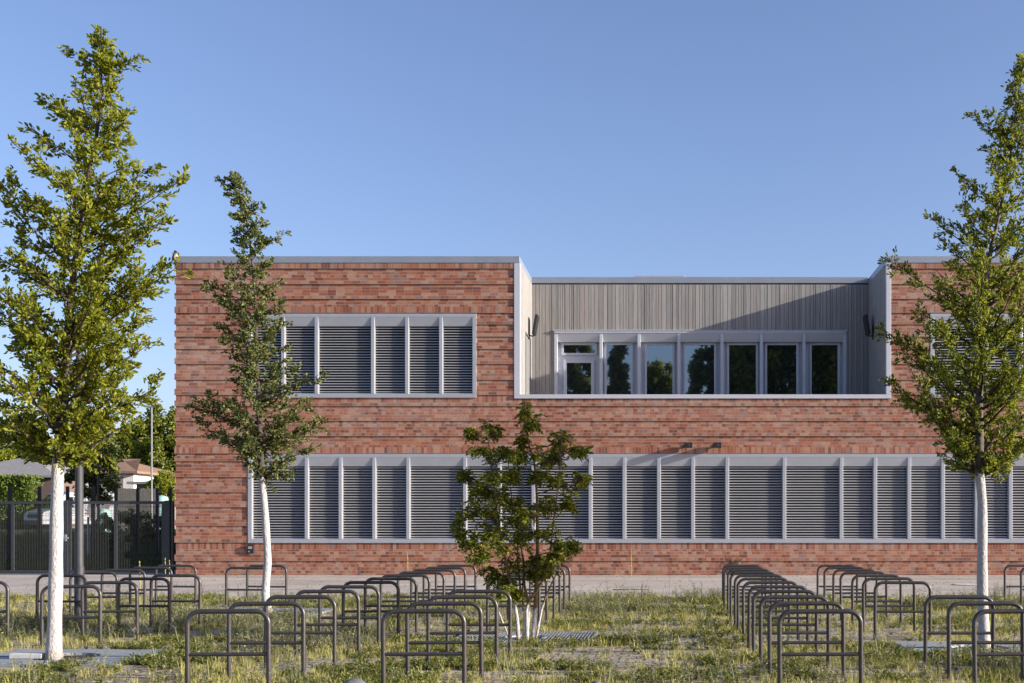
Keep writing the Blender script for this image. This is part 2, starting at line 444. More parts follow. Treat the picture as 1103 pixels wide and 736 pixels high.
def wall_y(mb, x_out, sgn, ya, yb, depth):
    for i, (zt, zb, n, sol, pr) in enumerate(bands):
        cuts = sorted({zt, zb, pr} | (set(sol) if sol else set()))
        for a, b in zip(cuts, cuts[1:]):
            if b - a < 1e-4: continue
            mid = (a + b) / 2; proud = mid < pr
            issol = sol and sol[0] - 1e-6 < mid < sol[1] + 1e-6
            vm = (lambda z, a=sol[0], b=sol[1], i=i: i * 20 + 10.0 + 0.998 * (z - a) / (b - a)) if issol else vmap_for(i)
            xo = x_out + sgn * (PROUD if proud else 0)
            x0, x1 = sorted((xo, x_out - sgn * depth))
            mb.box(x0, x1, ya, yb, a, b, 1 if issol else 0, vm)
XL = wx(189.5); XR = 24.0; YB = 52.0
RX0, RX1 = wx(560.2), wx(954.5)
ops = [(wx(266.8), wx(513.2), wz(428.7), wz(338.3)), (wx(556), wx(959), wz(429.3), 99),
       (wx(267.5), 22.0, wz(585), wz(489.2)), (wx(1001.8), wx(1250), wz(428.7), wz(338.3))]
w = MB(); wall_x(w, XL, XR, ops, D, 0.30)
wall_y(w, XL, -1, D + 0.30, YB, 0.3); wall_y(w, XR, 1, D + 0.30, YB, 0.3)
w.box(XL + 0.3, XR - 0.3, YB - 0.3, YB, 0, 9.6, 0, lambda z: z / PITCH)
w.build('wall', [M['brick'], M['soldier']], bld)
# inner core keeps the interior dark
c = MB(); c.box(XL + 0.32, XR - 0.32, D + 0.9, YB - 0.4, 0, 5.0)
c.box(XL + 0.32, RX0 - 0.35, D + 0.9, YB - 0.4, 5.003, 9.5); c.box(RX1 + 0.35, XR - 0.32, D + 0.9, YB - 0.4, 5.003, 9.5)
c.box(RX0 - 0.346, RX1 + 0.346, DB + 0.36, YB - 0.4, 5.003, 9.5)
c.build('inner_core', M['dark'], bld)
r = MB(); r.box(XL + 0.28, RX0 - 0.1, D + 0.2, YB - 0.2, 9.505, 9.62); r.box(RX1 + 0.1, XR - 0.28, D + 0.2, YB - 0.2, 9.505, 9.62)
r.box(RX0 - 0.098, RX1 + 0.098, DB + 0.2, YB - 0.2, 9.505, 9.62); r.build('roof', M['roofing'], bld)
# floor of the terrace with the low ceiling of the ground floor
t = MB(); t.box(RX0 - 0.1, RX1 + 0.1, D + 0.3, DB + 0.1, 5.0, 5.15); t.build('terrace_floor', M['ceramic'], bld)
# copings
ZC0, ZC1 = 9.595, 9.80
cp = MB()
cp.box(XL - 0.06, wx(559.8), D - 0.05, D + 0.42, ZC0, ZC1)
cp.box(wx(954.8), XR + 0.06, D - 0.05, D + 0.42, ZC0, ZC1)
cp.box(RX0 - 0.42, wx(559.8) - 0.0, D + 0.423, DB + 0.42, ZC0, ZC1 - 0.002)
cp.box(RX1 + 0.0, RX1 + 0.42, D + 0.423, DB + 0.42, ZC0, ZC1 - 0.002)
cp.box(wx(559.8) + 0.003, RX1 - 0.003, DB - 0.06, DB + 0.42, ZC0 + 0.03, ZC1 + 0.03)
cp.box(XL - 0.06, XL + 0.36, D + 0.423, YB, ZC0, ZC1 - 0.002); cp.box(XR - 0.36, XR + 0.06, D + 0.423, YB, ZC0, ZC1 - 0.002)
cp.box(XL + 0.363, XR - 0.363, YB - 0.4, YB + 0.05, ZC0, ZC1 - 0.004)
cp.build('coping', M['coping'], bld, bevel=0.008)
sk = MB(); sk.box(wx(683, 41), wx(737, 41), 41, 43.5, 9.62, wz(297.2, 41)); sk.box(wx(740, 41), wx(876, 41), 41, 43, 9.62, wz(298.2, 41))
sk.build('skylight', M['alu'], bld, bevel=0.01)

# terrace walls: boards
def boards_x(mb, x0, x1, y, z0, z1, openings=()):
    x = x0
    while x < x1 - 0.01:
        bw = random.choice([0.07, 0.09, 0.115, 0.14, 0.15]); e = min(x + bw, x1)
        dd = random.choice([0.0, 0.0, 0.003, 0.006])
        segs = [(z0, z1)]
        for o in openings:
            if x + bw / 2 > o[0] and x + bw / 2 < o[1]: segs = [(z0, o[2]), (o[3], z1)]
        for a, b in segs:
            if b - a > 0.02: mb.box(x + 0.006, e - 0.006, y - 0.03 - dd, y + 0.02, a, b)
        x = e
def boards_y(mb, x, sgn, y0, y1, z0, z1, openings=()):
    y = y0
    while y < y1 - 0.01:
        bw = random.choice([0.12, 0.14]); e = min(y + bw, y1); dd = random.choice([0, 0, 0.003])
        segs = [(z0, z1)]
        for o in openings:
            if o[0] < y + bw / 2 < o[1]: segs = [(z0, o[2]), (o[3], z1)]
        xa, xb = sorted((x + sgn * (0.03 + dd), x - sgn * 0.02))
        for a, b in segs:
            if b - a > 0.02: mb.box(xa, xb, y + 0.002, e - 0.002, a, b)
        y = e
WX0, WX1 = wx(597, DB), wx(911.5, DB); WZ1 = wz(357, DB)
bw = MB(); bw.box(RX0 - 0.3, WX0 - .002, DB + 0.022, DB + 0.3, 5.15, ZC0); bw.box(WX1 + .002, RX1 + 0.3, DB + 0.022, DB + 0.3, 5.15, ZC0); bw.box(WX0 - .001, WX1 + .001, DB + 0.022, DB + 0.3, WZ1 + .035, ZC0)
boards_x(bw, RX0, RX1, DB, 5.15, ZC0 - 0.01, [(WX0, WX1, 5.15, WZ1)])
lo = (35.55, 36.9, 5.3, wz(361, 36.2))
bw.box(RX0 - 0.3, RX0 - 0.022, D + 0.05, DB + 0.02, 5.15, ZC0); bw.box(RX1 + 0.022, RX1 + 0.3, D + 0.05, DB + 0.02, 5.15, ZC0)
bw.build('timber_cladding', M['wood'], bld); bw = MB()
boards_y(bw, RX0 - 0.03, 1, D + 0.10, DB - 0.03, 5.16, ZC0 - 0.01, [lo])
bw.build('return_cladding', M['pale_board'], bld); bw = MB()
boards_y(bw, RX1 + 0.03, -1, D + 0.10, DB - 0.03, 5.16, ZC0 - 0.01)
bw.build('return_cladding', M['pale_board'], bld)
# corner trims and terrace sill
tr = MB()
tr.box(wx(554.0), RX0 + 0.005, D - 0.045, D + 0.098, wz(425), ZC0 - 0.003)
tr.build('corner_trim', M['alu_white'], bld, bevel=0.006); tr = MB()
tr.box(RX1 - 0.005, wx(959.5), D - 0.045, D + 0.098, wz(425), ZC0 - 0.003)
tr.build('corner_trim', M['alu_white'], bld, bevel=0.006)
ts = MB(); ts.box(wx(554.0), wx(959.5), D - 0.06, D + 0.34, wz(429.6), wz(425.2)); ts.build('terrace_sill', M['alu_white'], bld, bevel=0.008)
tb = MB(); tb.box(RX0, RX1, D + 0.305, D + 0.335, 5.15, wz(429.7)); tb.build('terrace_parapet', M['alu'], bld)

# louvred window bands
def louvre_window(x0, x1, ztop, zbot, fins, lastright=True):
    """parts: frame (header, fins, louvre blinds, panes)"""
    fb = MB(); yf = D - 0.045
    zr = ztop - 0.10; zh = ztop - 0.375; zs = zbot + 0.12
    fb.box(x0, x1, yf, D + 0.14, zr, ztop)                      # top rail
    fb.box(x0, x1, yf, D + 0.14, zbot, zs)
    fb.box(x0, x0 + 0.125, yf, D + 0.14, zs + .001, zr - .001); fb.box(x1 - 0.115, x1, yf, D + 0.14, zs + .001, zr - .001)
    part = fb.build('louvre_window', M['alu'], bld, bevel=0.005)
    h = MB(); xa, xb = x0 + 0.126, x1 - 0.116
    h.v = [(xa, D - 0.040, zr), (xb, D - 0.040, zr), (xb, D + 0.012, zh), (xa, D + 0.012, zh), (xa, D + .13, zr), (xb, D + .13, zr), (xb, D + .13, zh), (xa, D + .13, zh)]
    h.f = [(0, 3, 2, 1), (4, 5, 6, 7), (3, 7, 6, 2), (0, 1, 5, 4), (0, 4, 7, 3), (1, 2, 6, 5)]; h.mi = [0] * 6
    h.build('header_panel', M['alu'], part)
    edges = [x0 + 0.125]
    for f in fins:
        fm = MB(); fm.box(f - 0.055, f + 0.055, yf - 0.002, D + 0.132, zs + 0.002, zr - 0.004)
        fm.build('fin', M['alu'], part, bevel=0.01)
        edges += [f - 0.055, f + 0.055]
    edges.append(x1 - 0.115)
    for a, b in zip(edges[::2], edges[1::2]):
        bl = MB(); z = zs + 0.075; first = True; aa, bb = a + 0.012, b - 0.012
        tilt = 0.010 * random.uniform(-0.5, 0.5)
        while z < zh - 0.03:
            jz = random.uniform(-0.0008, 0.0008)
            prof = [(0.000, 0.019), (0.030, 0.015), (0.046, 0.008), (0.054, -0.002), (0.058, -0.014)]
            n = len(prof); base = len(bl.v)
            for xx in (aa, bb):
                for dy, dz in prof: bl.v.append((xx, D + 0.105 - dy - tilt * 0, z + dz + jz))
            for q in range(n - 1):
                bl.f.append((base + q, base + q + 1, base + n + q + 1, base + n + q)); bl.mi.append(0)
            z += 0.0815
        # guide rails
        bl.box(a, a + 0.008, D + 0.02, D + 0.115, zs, zh); bl.box(b - 0.008, b, D + 0.02, D + 0.115, zs, zh)
        bl.box(aa, bb, D + 0.05, D + 0.085, zs + 0.004, zs + 0.03)
        bl.build('louvre_blind', M['slat'], part)
        p = MB(); p.box(a + 0.002, b - 0.002, D + 0.17, D + 0.19, zs + 0.08, zh + 0.05); p.build('pane', M['glass_dark'], part)
    bk = MB(); bk.box(x0, x1, D + 0.20, D + 0.24, zbot, ztop); bk.build('casing', M['dark'], part)
    # dropping reveal strip under the sill
    return part
GF = [330.5, 367, 403.2, 439.8, 501, 538, 574.6, 636, 672.5, 709.7, 746.4, 783.2, 844.7, 906.1, 942.5, 979.1, 1015.5, 1051.8, 1088.2, 1125, 1186, 1222, 1259, 1320, 1357, 1394, 1431]
louvre_window(wx(267.5), 22.0, wz(489.2), wz(585), [wx(v) for v in GF])
louvre_window(wx(266.8), wx(513.2), wz(338.3), wz(428.7), [wx(v) for v in (305.2, 341.2, 401.8, 438.5, 475.1)])
louvre_window(wx(1001.8), wx(1250), wz(338.3), wz(428.7), [wx(v) for v in (1062.6, 1099.2, 1136, 1197, 1213)][:4])

# terrace window row
def terr_windows():
    TB = DB + 0.30
    fb = MB(); YW = TB - 0.02; yf = TB - 0.36
    zf = 5.15; zt = WZ1; zh = wz(368.2, TB - .3); zr = zt - 0.07
    fb.box(WX0, WX1, yf - 0.03, TB + 0.02, zr, zt)
    fb.box(WX0 - 0.05, WX1 + 0.05, yf - 0.05, TB - 0.03, zt + .001, zt + 0.03)
    part = fb.build('terrace_window_row', M['alu_white'], bld, bevel=0.006)
    h = MB(); xa, xb = WX0 + .09, WX1 - .09
    h.v = [(xa, yf - .02, zr), (xb, yf - .02, zr), (xb, yf + .12, zh), (xa, yf + .12, zh), (xa, TB - .03, zr), (xb, TB - .03, zr), (xb, TB - .03, zh), (xa, TB - .03, zh)]
    h.f = [(0, 3, 2, 1), (4, 5, 6, 7), (3, 7, 6, 2), (0, 1, 5, 4), (0, 4, 7, 3), (1, 2, 6, 5)]; h.mi = [0] * 6
    h.build('header_panel', M['alu_white'], part)
    Yf = TB - 0.3
    for px in (598.8, 647.5, 688.3, 731.2, 777.6, 820, 866, 910):
        x = wx(px, Yf); f = MB(); f.box(x - 0.05, x + 0.05, yf - .002, TB - 0.045, zf, zr - 0.004); f.build('fin', M['alu_white'], part, bevel=0.008)
    bp = MB(); bp.box(WX0, WX1, TB - 0.04, TB + 0.0, zf, zr - .002); bp.build('infill_panel', M['alu_white'], part)
    def win(x0, x1, z0, z1, name, fr=0.075):
        X0, X1 = wx(x0, TB - .06), wx(x1, TB - .06); Z1 = wz(z1, TB - .06)
        Z0 = z0 if z0 < 20 else wz(z0, TB - .06)
        m = MB(); ya, yb = TB - 0.105, TB - 0.041
        m.box(X0 - fr, X0, ya, yb, Z0 - fr, Z1 + fr); m.box(X1, X1 + fr, ya, yb, Z0 - fr, Z1 + fr)
        m.box(X0, X1, ya, yb, Z1, Z1 + fr); m.box(X0, X1, ya, yb, Z0 - fr, Z0)
        a = m.build(name, M['alu_white'], part, bevel=0.006)
        gl = MB(); gl.box(X0 - .001, X1 + .001, TB - 0.07, TB - 0.055, Z0 - .001, Z1 + .001); gl.build('pane', M['glass'], part)
        return a
    for a, b in ((653.4, 679.7), (696.7, 724.4), (738.5, 769.2), (785.2, 814.2), (826.2, 857.8), (874.2, 902.2)):
        win(a, b, 5.35, 372.0, 'window_frame')
    win(607.3, 640.6, 380.6, 372.0, 'transom_frame')
    win(610.6, 636.8, 5.45, 391.2, 'door_frame', 0.11)
terr_windows()
# small louvred window in the left return of the terrace
sr = MB(); xx = RX0 - 0.03
z = lo[2] + .05
while z < lo[3]:
    sr.box(xx - 0.03, xx + 0.012, lo[0] + .03, lo[1] - .03, z, z + 0.045); z += 0.0815
for (a, b) in ((lo[0], lo[0] + .03), (lo[1] - .12, lo[1])): sr.box(xx - 0.03, xx + 0.045, a, b, lo[2], lo[3])
sr.box(xx - .03, xx + .045, lo[0] + .031, lo[1] - .121, lo[3] - .05, lo[3])
sr.build('side_louvre_window', simple('dull_louvre', (0.13, 0.135, 0.14), .6, 0, .1), bld)
sr = MB(); sr.box(RX0 - 0.055, RX0 - 0.05, lo[0], lo[1], lo[2], lo[3]); sr.build('casing', M['dark'], bld)

# heaters / floodlights on the terrace returns
def floodlight(x, sgn, label):
    t = thing('terrace_floodlight', label, 'light', (x, 36.4, 7.95), 0, 'floodlights on the terrace side walls')
    m = MB(); m.box(-0.045, 0.045, -0.24, 0.24, -0.32, 0.32); b = m.build('lamp_housing', M['black'], t, bevel=0.01)
    b.location = (sgn * 0.20, 0, 0.12); b.rotation_euler = (0, sgn * math.radians(10), 0)
    m = MB(); m.tube([(0, 0, -0.22), (sgn * 0.12, 0, -0.24), (sgn * 0.2, 0, -0.12)], 0.025, 8); m.box(-0.01, 0.01, -0.06, 0.06, -0.34, 0.1)
    m.build('bracket', M['black'], t)
floodlight(RX0 + 0.02, 1, 'slim black floodlight tilted on the pale left side wall of the terrace')
floodlight(RX1 - 0.02, -1, 'slim black floodlight tilted on the shaded right side wall of the terrace')

def wall_lamp(px, label):
    t = thing('wall_lamp', label, 'lamp', (wx(px), D, wz(480.5)), 0, 'box lamps above the lower window band')
    m = MB(); m.box(-0.125, 0.125, -0.40, -0.12, -0.07, 0.08); h = m.build('lamp_housing', M['black'], t, bevel=0.01)
    m = MB(); m.tube([(0, -0.13, 0), (0, 0.0, 0)], 0.03, 10); m.box(-0.08, 0.08, -0.022, 0.0, -0.06, 0.06); m.build('bracket', M['black'], t)
    m = MB(); m.tube([(0.02, -0.404, 0.0), (0.02, -0.400, 0.0)], 0.035, 14); m.build('lens', M['lamp'], h)
wall_lamp(741.3, 'left of two small black box lamps on the brick above the lower windows')
wall_lamp(772.3, 'right of two small black box lamps on the brick above the lower windows')
t = thing('intercom_box', 'small black control box on the brick below the lower window corner', 'box', (wx(270.5), D - PROUD, wz(591.7)))
m = MB(); m.box(-0.1, 0.1, -0.06, 0, -0.135, 0.135); m.build('casing', M['black'], t, bevel=0.008)
m = MB(); m.box(-0.06, 0.06, -0.066, -0.0605, 0.01, 0.09); m.box(-0.05, -0.01, -0.066, -0.0605, -0.09, -0.05); m.build('plate', M['galv'], t)

# ================================================================== BICYCLE RACKS
def make_rack():
    t = thing('bicycle_rack', 'x', 'bicycle rack')
    R = 0.023; w2 = 0.4 - R; H = 0.811 - R; cr = 0.115
    pts = [(-w2, 0, -0.05), (-w2, 0, 0.2), (-w2, 0, H - cr)]
    for i in range(1, 8):
        a = math.pi - i * (math.pi / 2) / 7; pts.append((-w2 + cr + cr * math.cos(a), 0, H - cr + cr * math.sin(a)))
    pts += [(0, 0, H)]
    for i in range(0, 8):
        a = math.pi / 2 - i * (math.pi / 2) / 7; pts.append((w2 - cr + cr * math.cos(a), 0, H - cr + cr * math.sin(a)))
    pts += [(w2, 0, 0.2), (w2, 0, -0.05)]
    m = MB(); m.tube(pts, R, 12); m.build('hoop', M['rack'], t, smooth=True)
    m = MB(); m.tube([(-w2 + 0.01, 0, 0.389), (w2 - 0.01, 0, 0.389)], 0.018, 10); m.build('crossbar', M['rack'], t, smooth=True)
    return t
ORD = ['nearest', 'second', 'third', 'fourth', 'fifth', 'sixth', 'seventh', 'eighth', 'ninth', 'tenth', 'eleventh', 'twelfth']
rows = [  # k (left edge, px offset over width), indices, description
    (-12.34, [6, 8, 9, 10, 11, 12], 'leftmost row behind stout white trunk'),
    (-10.13, [5, 6, 7, 8, 11, 12], 'row split by the slim crooked tree'),
    (-5.63, list(range(1, 13)), 'full row right of slim crooked tree'),
    (-3.35, [1, 2, 3, 4, 7, 8, 9, 10, 11, 12], 'row split by the multi-stemmed tree'),
    (1.247, list(range(1, 13)), 'full row right of the open weeds'),
    (3.53, [1, 2, 3, 6, 7, 8, 9, 10, 11, 12], 'row split by the right tree'),
    (8.02, [11, 12], 'short row at the right edge')]
proto = None
RACKPOS = []
for k, idx, desc in rows:
    for n, i in enumerate(idx):
        y = 10.36 + (i - 1) * 1.0 + random.uniform(-0.03, 0.03)
        x = (k + 0.5) * 0.8 + random.uniform(-0.012, 0.012)
        if proto is None: proto = o = make_rack()
        else: o = copy_tree(proto)
        o.location = (x, y, 0); o.rotation_euler = (random.uniform(-.02, .02), random.uniform(-.01, .01), random.uniform(-.03, .03))
        pos = ORD[n] + (' hoop rack' if n == 0 else ' hoop rack from the front')
        if n == len(idx) - 1: pos = 'farthest hoop rack'
        tag(o, '%s, %s' % (pos, desc), None, 'grey hoop bicycle racks')
        RACKPOS.append((x, y))

# ================================================================== TREES
def lerp_tab(tab, y):
    if y <= tab[0][0]: return tab[0][1]
    for (a, b), (c, d) in zip(tab, tab[1:]):
        if y <= c: return b + (d - b) * (y - a) / (c - a)
    return tab[-1][1]

def tube_np(parts, pts, r0, r1, n=5):
    pts = np.array(pts, float); m = len(pts)
    t = np.gradient(pts, axis=0); t = norm(t)
    ref = np.array([0.31, 0.77, 0.2]); a = norm(np.cross(t, ref)); b = np.cross(t, a)
    rad = np.linspace(r0, r1, m)[:, None]
    ang = np.linspace(0, 2 * np.pi, n, endpoint=False)
    V = np.concatenate([pts[:, None, :] + rad[:, None, :] * (np.cos(ang)[None, :, None] * a[:, None, :] + np.sin(ang)[None, :, None] * b[:, None, :])]).reshape(-1, 3)
    i = np.arange(m - 1)[:, None] * n; k = np.arange(n)[None, :]; k2 = (k + 1) % n
    Fc = np.stack([i + k, i + k2, i + n + k2, i + n + k], -1).reshape(-1, 4)
    parts.append((V, Fc))

def merge(parts):
    off = 0; VV = []; FF = []
    for V, Fc in parts:
        VV.append(V); FF.append(Fc + off); off += len(V)
    return np.concatenate(VV), np.concatenate(FF)

def shape_tree(name, label, base_px, Y, trunk_px, trunk_r, left, right, crown_y, nb, leafmat, barkm, seed,
               leafL=0.085, leafW=0.034, twigden=8.5, extra=(), depthf=0.85, rise=0.75, lpt=12, group='young street trees with whitewashed trunks', thin=1.0, obj_loc=None):
    rng = np.random.default_rng(seed); rd = random.Random(seed)
    S = Y / F
    bx = (base_px - HX) * S
    T = [((px - base_px) * S, CAMZ + (HY - py) * S) for px, py in trunk_px]; T[0] = (T[0][0], -0.03)
    T = [(x, max(z, -0.03)) for x, z in T]
    zc0 = CAMZ + (HY - crown_y) * S; ztop = T[-1][1]
    def tx(z): return lerp_tab([(b, a) for a, b in T], z)
    def tr(z): return trunk_r * (1 - 0.22 * min(1, z / zc0)) if z < zc0 else trunk_r * 0.78 * max(0.05, 1 - (z - zc0) / (ztop - zc0))
    root = thing(name, label, 'tree', obj_loc or (bx, Y, 0), 0, group)
    # trunk
    m = MB(); zs = np.linspace(0, 1, 46); pts = []; rr = []
    for i in range(60):
        z = -0.03 + (ztop + 0.03) * i / 59
        pts.append((tx(z) + 0.006 * math.sin(z * 3.1 + seed), 0.03 * math.sin(z * 0.9 + seed), z)); rr.append(tr(z) * (1 + 0.04 * math.sin(z * 9)) + (0.02 * math.exp(-z * 14)))
    m.tube(pts, rr, 12); tk = m.build('trunk', barkm, root, smooth=True)
    lt = [(CAMZ + (HY - y) * S, (x - base_px) * S) for y, x in left][::-1]
    rt = [(CAMZ + (HY - y) * S, (x - base_px) * S) for y, x in right][::-1]
    limbs = []; P = []; Dr = []; ht = ztop - zc0
    ga = 2.399963
    for i in range(nb):
        t = (i + 0.5) / nb; z = zc0 + (ztop - zc0) * (t ** 0.95)
        az = i * ga + rd.uniform(-.4, .4); ca, sa = math.cos(az), math.sin(az)
        xl = tx(z) - lerp_tab(lt, z); xr = lerp_tab(rt, z) - tx(z); dep = (abs(xl) + abs(xr)) / 2 * depthf
        rx = max(0.08, xr if ca > 0 else xl)
        R = math.sqrt((rx * ca) ** 2 + (dep * sa) ** 2) * rd.uniform(0.6, 1.06)
        R = max(R * (1 - 0.28 * t ** 2), 0.08); crt = t
        zs_ = max(zc0 - 0.05, z - R * rise * rd.uniform(0.8, 1.15))
        p0 = np.array([tx(zs_), 0.03 * math.sin(zs_ * .9 + seed), zs_]); p3 = np.array([tx(z) + R * ca, R * sa, z])
        mid = p0 * 0.45 + p3 * 0.55 + np.array([0, 0, -0.10 * R + rd.uniform(-.05, .05)])
        n = 9; ts = np.linspace(0, 1, n)[:, None]
        C = (1 - ts) ** 2 * p0 + 2 * ts * (1 - ts) * mid + ts ** 2 * p3
        C[1:-1] += rng.normal(size=(n - 2, 3)) * 0.012
        limbs.append((C, tr(zs_) * 0.42, 0.003))
    for (ex, ey, edy) in extra:
        z = CAMZ + (HY - ey) * S; X = (ex - base_px) * S; R = abs(X - tx(z))
        zs_ = max(zc0 - 0.05, z - R * rise * 0.8); p0 = np.array([tx(zs_), 0, zs_]); p3 = np.array([X, edy, z])
        ts = np.linspace(0, 1, 9)[:, None]; mid = p0 * .5 + p3 * .5 + np.array([0, 0, -0.06])
        limbs.append(((1 - ts) ** 2 * p0 + 2 * ts * (1 - ts) * mid + ts ** 2 * p3, tr(zs_) * 0.4, 0.003))
    # leader as a limb for leaves
    lz = np.linspace(max(zc0, ztop - 1.3), ztop + 0.02, 9); limbs.append((np.array([[tx(z), 0, z] for z in lz]), 0.008, 0.003))
    wood = []
    for C, r0, r1 in limbs:
        tube_np(wood, C, r0, r1, 6)
        L = np.linalg.norm(np.diff(C, axis=0), axis=1).sum()
        nt_ = max(3, int(L * twigden * thin + rd.random()))
        for q in range(nt_):
            t = 0.08 + 0.92 * (q + rd.random()) / nt_; t = min(t, 0.995)
            if rd.random() < 0.20: continue
            f = t * 8; i0 = int(f); fr = f - i0; p = C[i0] * (1 - fr) + C[min(i0 + 1, 8)] * fr
            d = C[min(i0 + 1, 8)] - C[i0]; d = d / (np.linalg.norm(d) + 1e-9)
            rv = rng.normal(size=3); rv -= rv.dot(d) * d; rv /= np.linalg.norm(rv) + 1e-9
            dd = d * rd.uniform(0.45, 0.9) + rv * rd.uniform(.5, .9) + np.array([0, 0, 0.15]); dd /= np.linalg.norm(dd)
            tl = rd.uniform(0.10, 0.30) * (1.15 - 0.55 * t) * min(1.3, 0.6 + L * 0.5) * (1 - 0.45 * max(0, (p[2] - zc0) / ht) ** 2)
            e = p + dd * tl + np.array([0, 0, -0.02]); mdp = (p + e) / 2 + rng.normal(size=3) * 0.012
            tube_np(wood, [p, mdp, e], 0.0035, 0.0015, 3)
            nl = max(4, int(lpt * rd.uniform(0.7, 1.25) * (0.5 + tl / 0.3)))
            tt = rng.uniform(0.15, 1.0, nl)[:, None]
            P.append(p + (e - p) * tt + rng.normal(size=(nl, 3)) * 0.018)
            Dr.append(dd * 0.95 + norm(rng.normal(size=(nl, 3))) * 0.8 + np.array([0, 0, -0.05]))
    P = np.concatenate(P); Dr = np.concatenate(Dr); n = len(P)
    sz = rng.uniform(0.65, 1.2, n)
    V, Fc = leaves(P, Dr, leafL * sz, leafW * sz * rng.uniform(.8, 1.2, n), rng, up=0.2)
    Vw, Fw = merge(wood); np_mesh('branches', Vw, Fw, M['twig'], parent=root)
    np_mesh('crown', V, Fc, leafmat, parent=root)
    return root
M['twig'] = simple('twig_bark', (0.06, 0.047, 0.035), 0.85, 0, 0.3, 20)
M['leaf_olive'] = leaf_mat('olive_leaves', [(0.07, 0.095, 0.010), (0.145, 0.18, 0.015), (0.22, 0.255, 0.024), (0.37, 0.36, 0.06), (0.155, 0.19, 0.035)], 0.45)
M['leaf_dark'] = leaf_mat('deep_green_leaves', [(0.035, 0.055, 0.015), (0.075, 0.10, 0.025), (0.12, 0.15, 0.04), (0.27, 0.27, 0.12), (0.085, 0.11, 0.04)], 0.3)
M['leaf_mid'] = leaf_mat('mid_green_leaves', [(0.055, 0.08, 0.010), (0.11, 0.145, 0.018), (0.17, 0.205, 0.026), (0.29, 0.295, 0.07), (0.12, 0.15, 0.035)], 0.42)

L1 = [(35, 106), (50, 80), (70, 92), (92, 84), (102, 40), (118, 24), (146, 10), (175, -5), (240, -28), (330, -38), (400, -35), (450, -22), (475, 5), (492, 36)]
R1 = [(35, 112), (55, 130), (62, 146), (90, 150), (128, 163), (160, 150), (197, 205), (240, 188), (300, 172), (350, 158), (412, 165), (440, 142), (475, 128), (505, 98)]
t1 = shape_tree('young_tree', 'tall leafy young tree with the stout whitewashed trunk at the left edge', 61, 12.97,
    [(60, 712), (60, 640), (61, 560), (62, 490), (67, 420), (75, 330), (84, 250), (90, 210), (104, 160), (110, 100), (110, 60), (109, 36)],
    0.082, L1, R1, 492, 112, M['leaf_olive'], bark_mat('whitewashed_bark_stout', 2.36), 5, 0.062, 0.028, 22,
    extra=[(196, 285, 0.0), (206, 197, -0.2), (165, 412, 0.2), (75, 52, 0), (-20, 455, 0.1), (40, 102, 0.1), (148, 60, 0)], lpt=17)
L2 = [(182, 250), (192, 234), (215, 238), (228, 246), (235, 242), (262, 250), (278, 236), (300, 224), (313, 222), (335, 240), (345, 228), (372, 226), (395, 243), (412, 246), (428, 205), (445, 205), (462, 212), (480, 240), (500, 252), (512, 270)]
R2 = [(182, 254), (200, 268), (226, 296), (249, 310), (268, 302), (290, 304), (312, 303), (322, 325), (345, 322), (372, 318), (400, 348), (420, 335), (440, 348), (470, 348), (490, 335), (508, 325)]
t2 = shape_tree('young_tree', 'slim crooked young tree with a thin whitewashed trunk before the left brick block', 288, 19.7,
    [(288, 661), (286, 640), (289, 605), (286, 555), (283, 512), (279, 450), (277, 400), (275, 350), (272, 300), (269, 260), (263, 225), (256, 200), (252, 186)],
    0.072, L2, R2, 512, 100, M['leaf_dark'], bark_mat('whitewashed_bark_thin', 2.46), 9, 0.060, 0.033, 21,
    extra=[(205, 432, 0), (208, 436, .3), (234, 194, 0), (312, 249, 0), (222, 305, 0), (350, 402, -.1), (350, 455, 0)], rise=0.55, lpt=17)
L4 = [(62, 1096), (90, 1084), (106, 1074), (112, 1060), (124, 1047), (150, 1056), (170, 1058), (184, 1028), (205, 1026), (234, 1004), (262, 1012), (279, 962), (300, 968), (320, 972), (337, 958), (355, 952), (380, 968), (412, 958), (430, 982), (460, 990), (476, 1000), (492, 1012), (505, 1030)]
R4 = [(62, 1104), (100, 1118), (150, 1140), (200, 1150), (280, 1165), (350, 1170), (420, 1160), (460, 1140), (505, 1085)]
t4 = shape_tree('young_tree', 'leafy young tree with a whitewashed trunk at the right edge', 1060, 13.9,
    [(1061, 702), (1059, 640), (1058, 590), (1057, 540), (1054, 508), (1055, 470), (1054, 430), (1057, 380), (1059, 330), (1067, 275), (1080, 215), (1090, 160), (1097, 100), (1100, 62)],
    0.074, L4, R4, 506, 110, M['leaf_mid'], bark_mat('whitewashed_bark_right', 2.22, (0.13, 0.115, 0.09)), 21, 0.058, 0.024, 23,
    extra=[(958, 280, 0), (950, 354, 0), (957, 411, 0.1), (1003, 235, 0), (1028, 184, 0), (1046, 123, 0), (1025, 470, 0), (1022, 492, 0)], lpt=17)

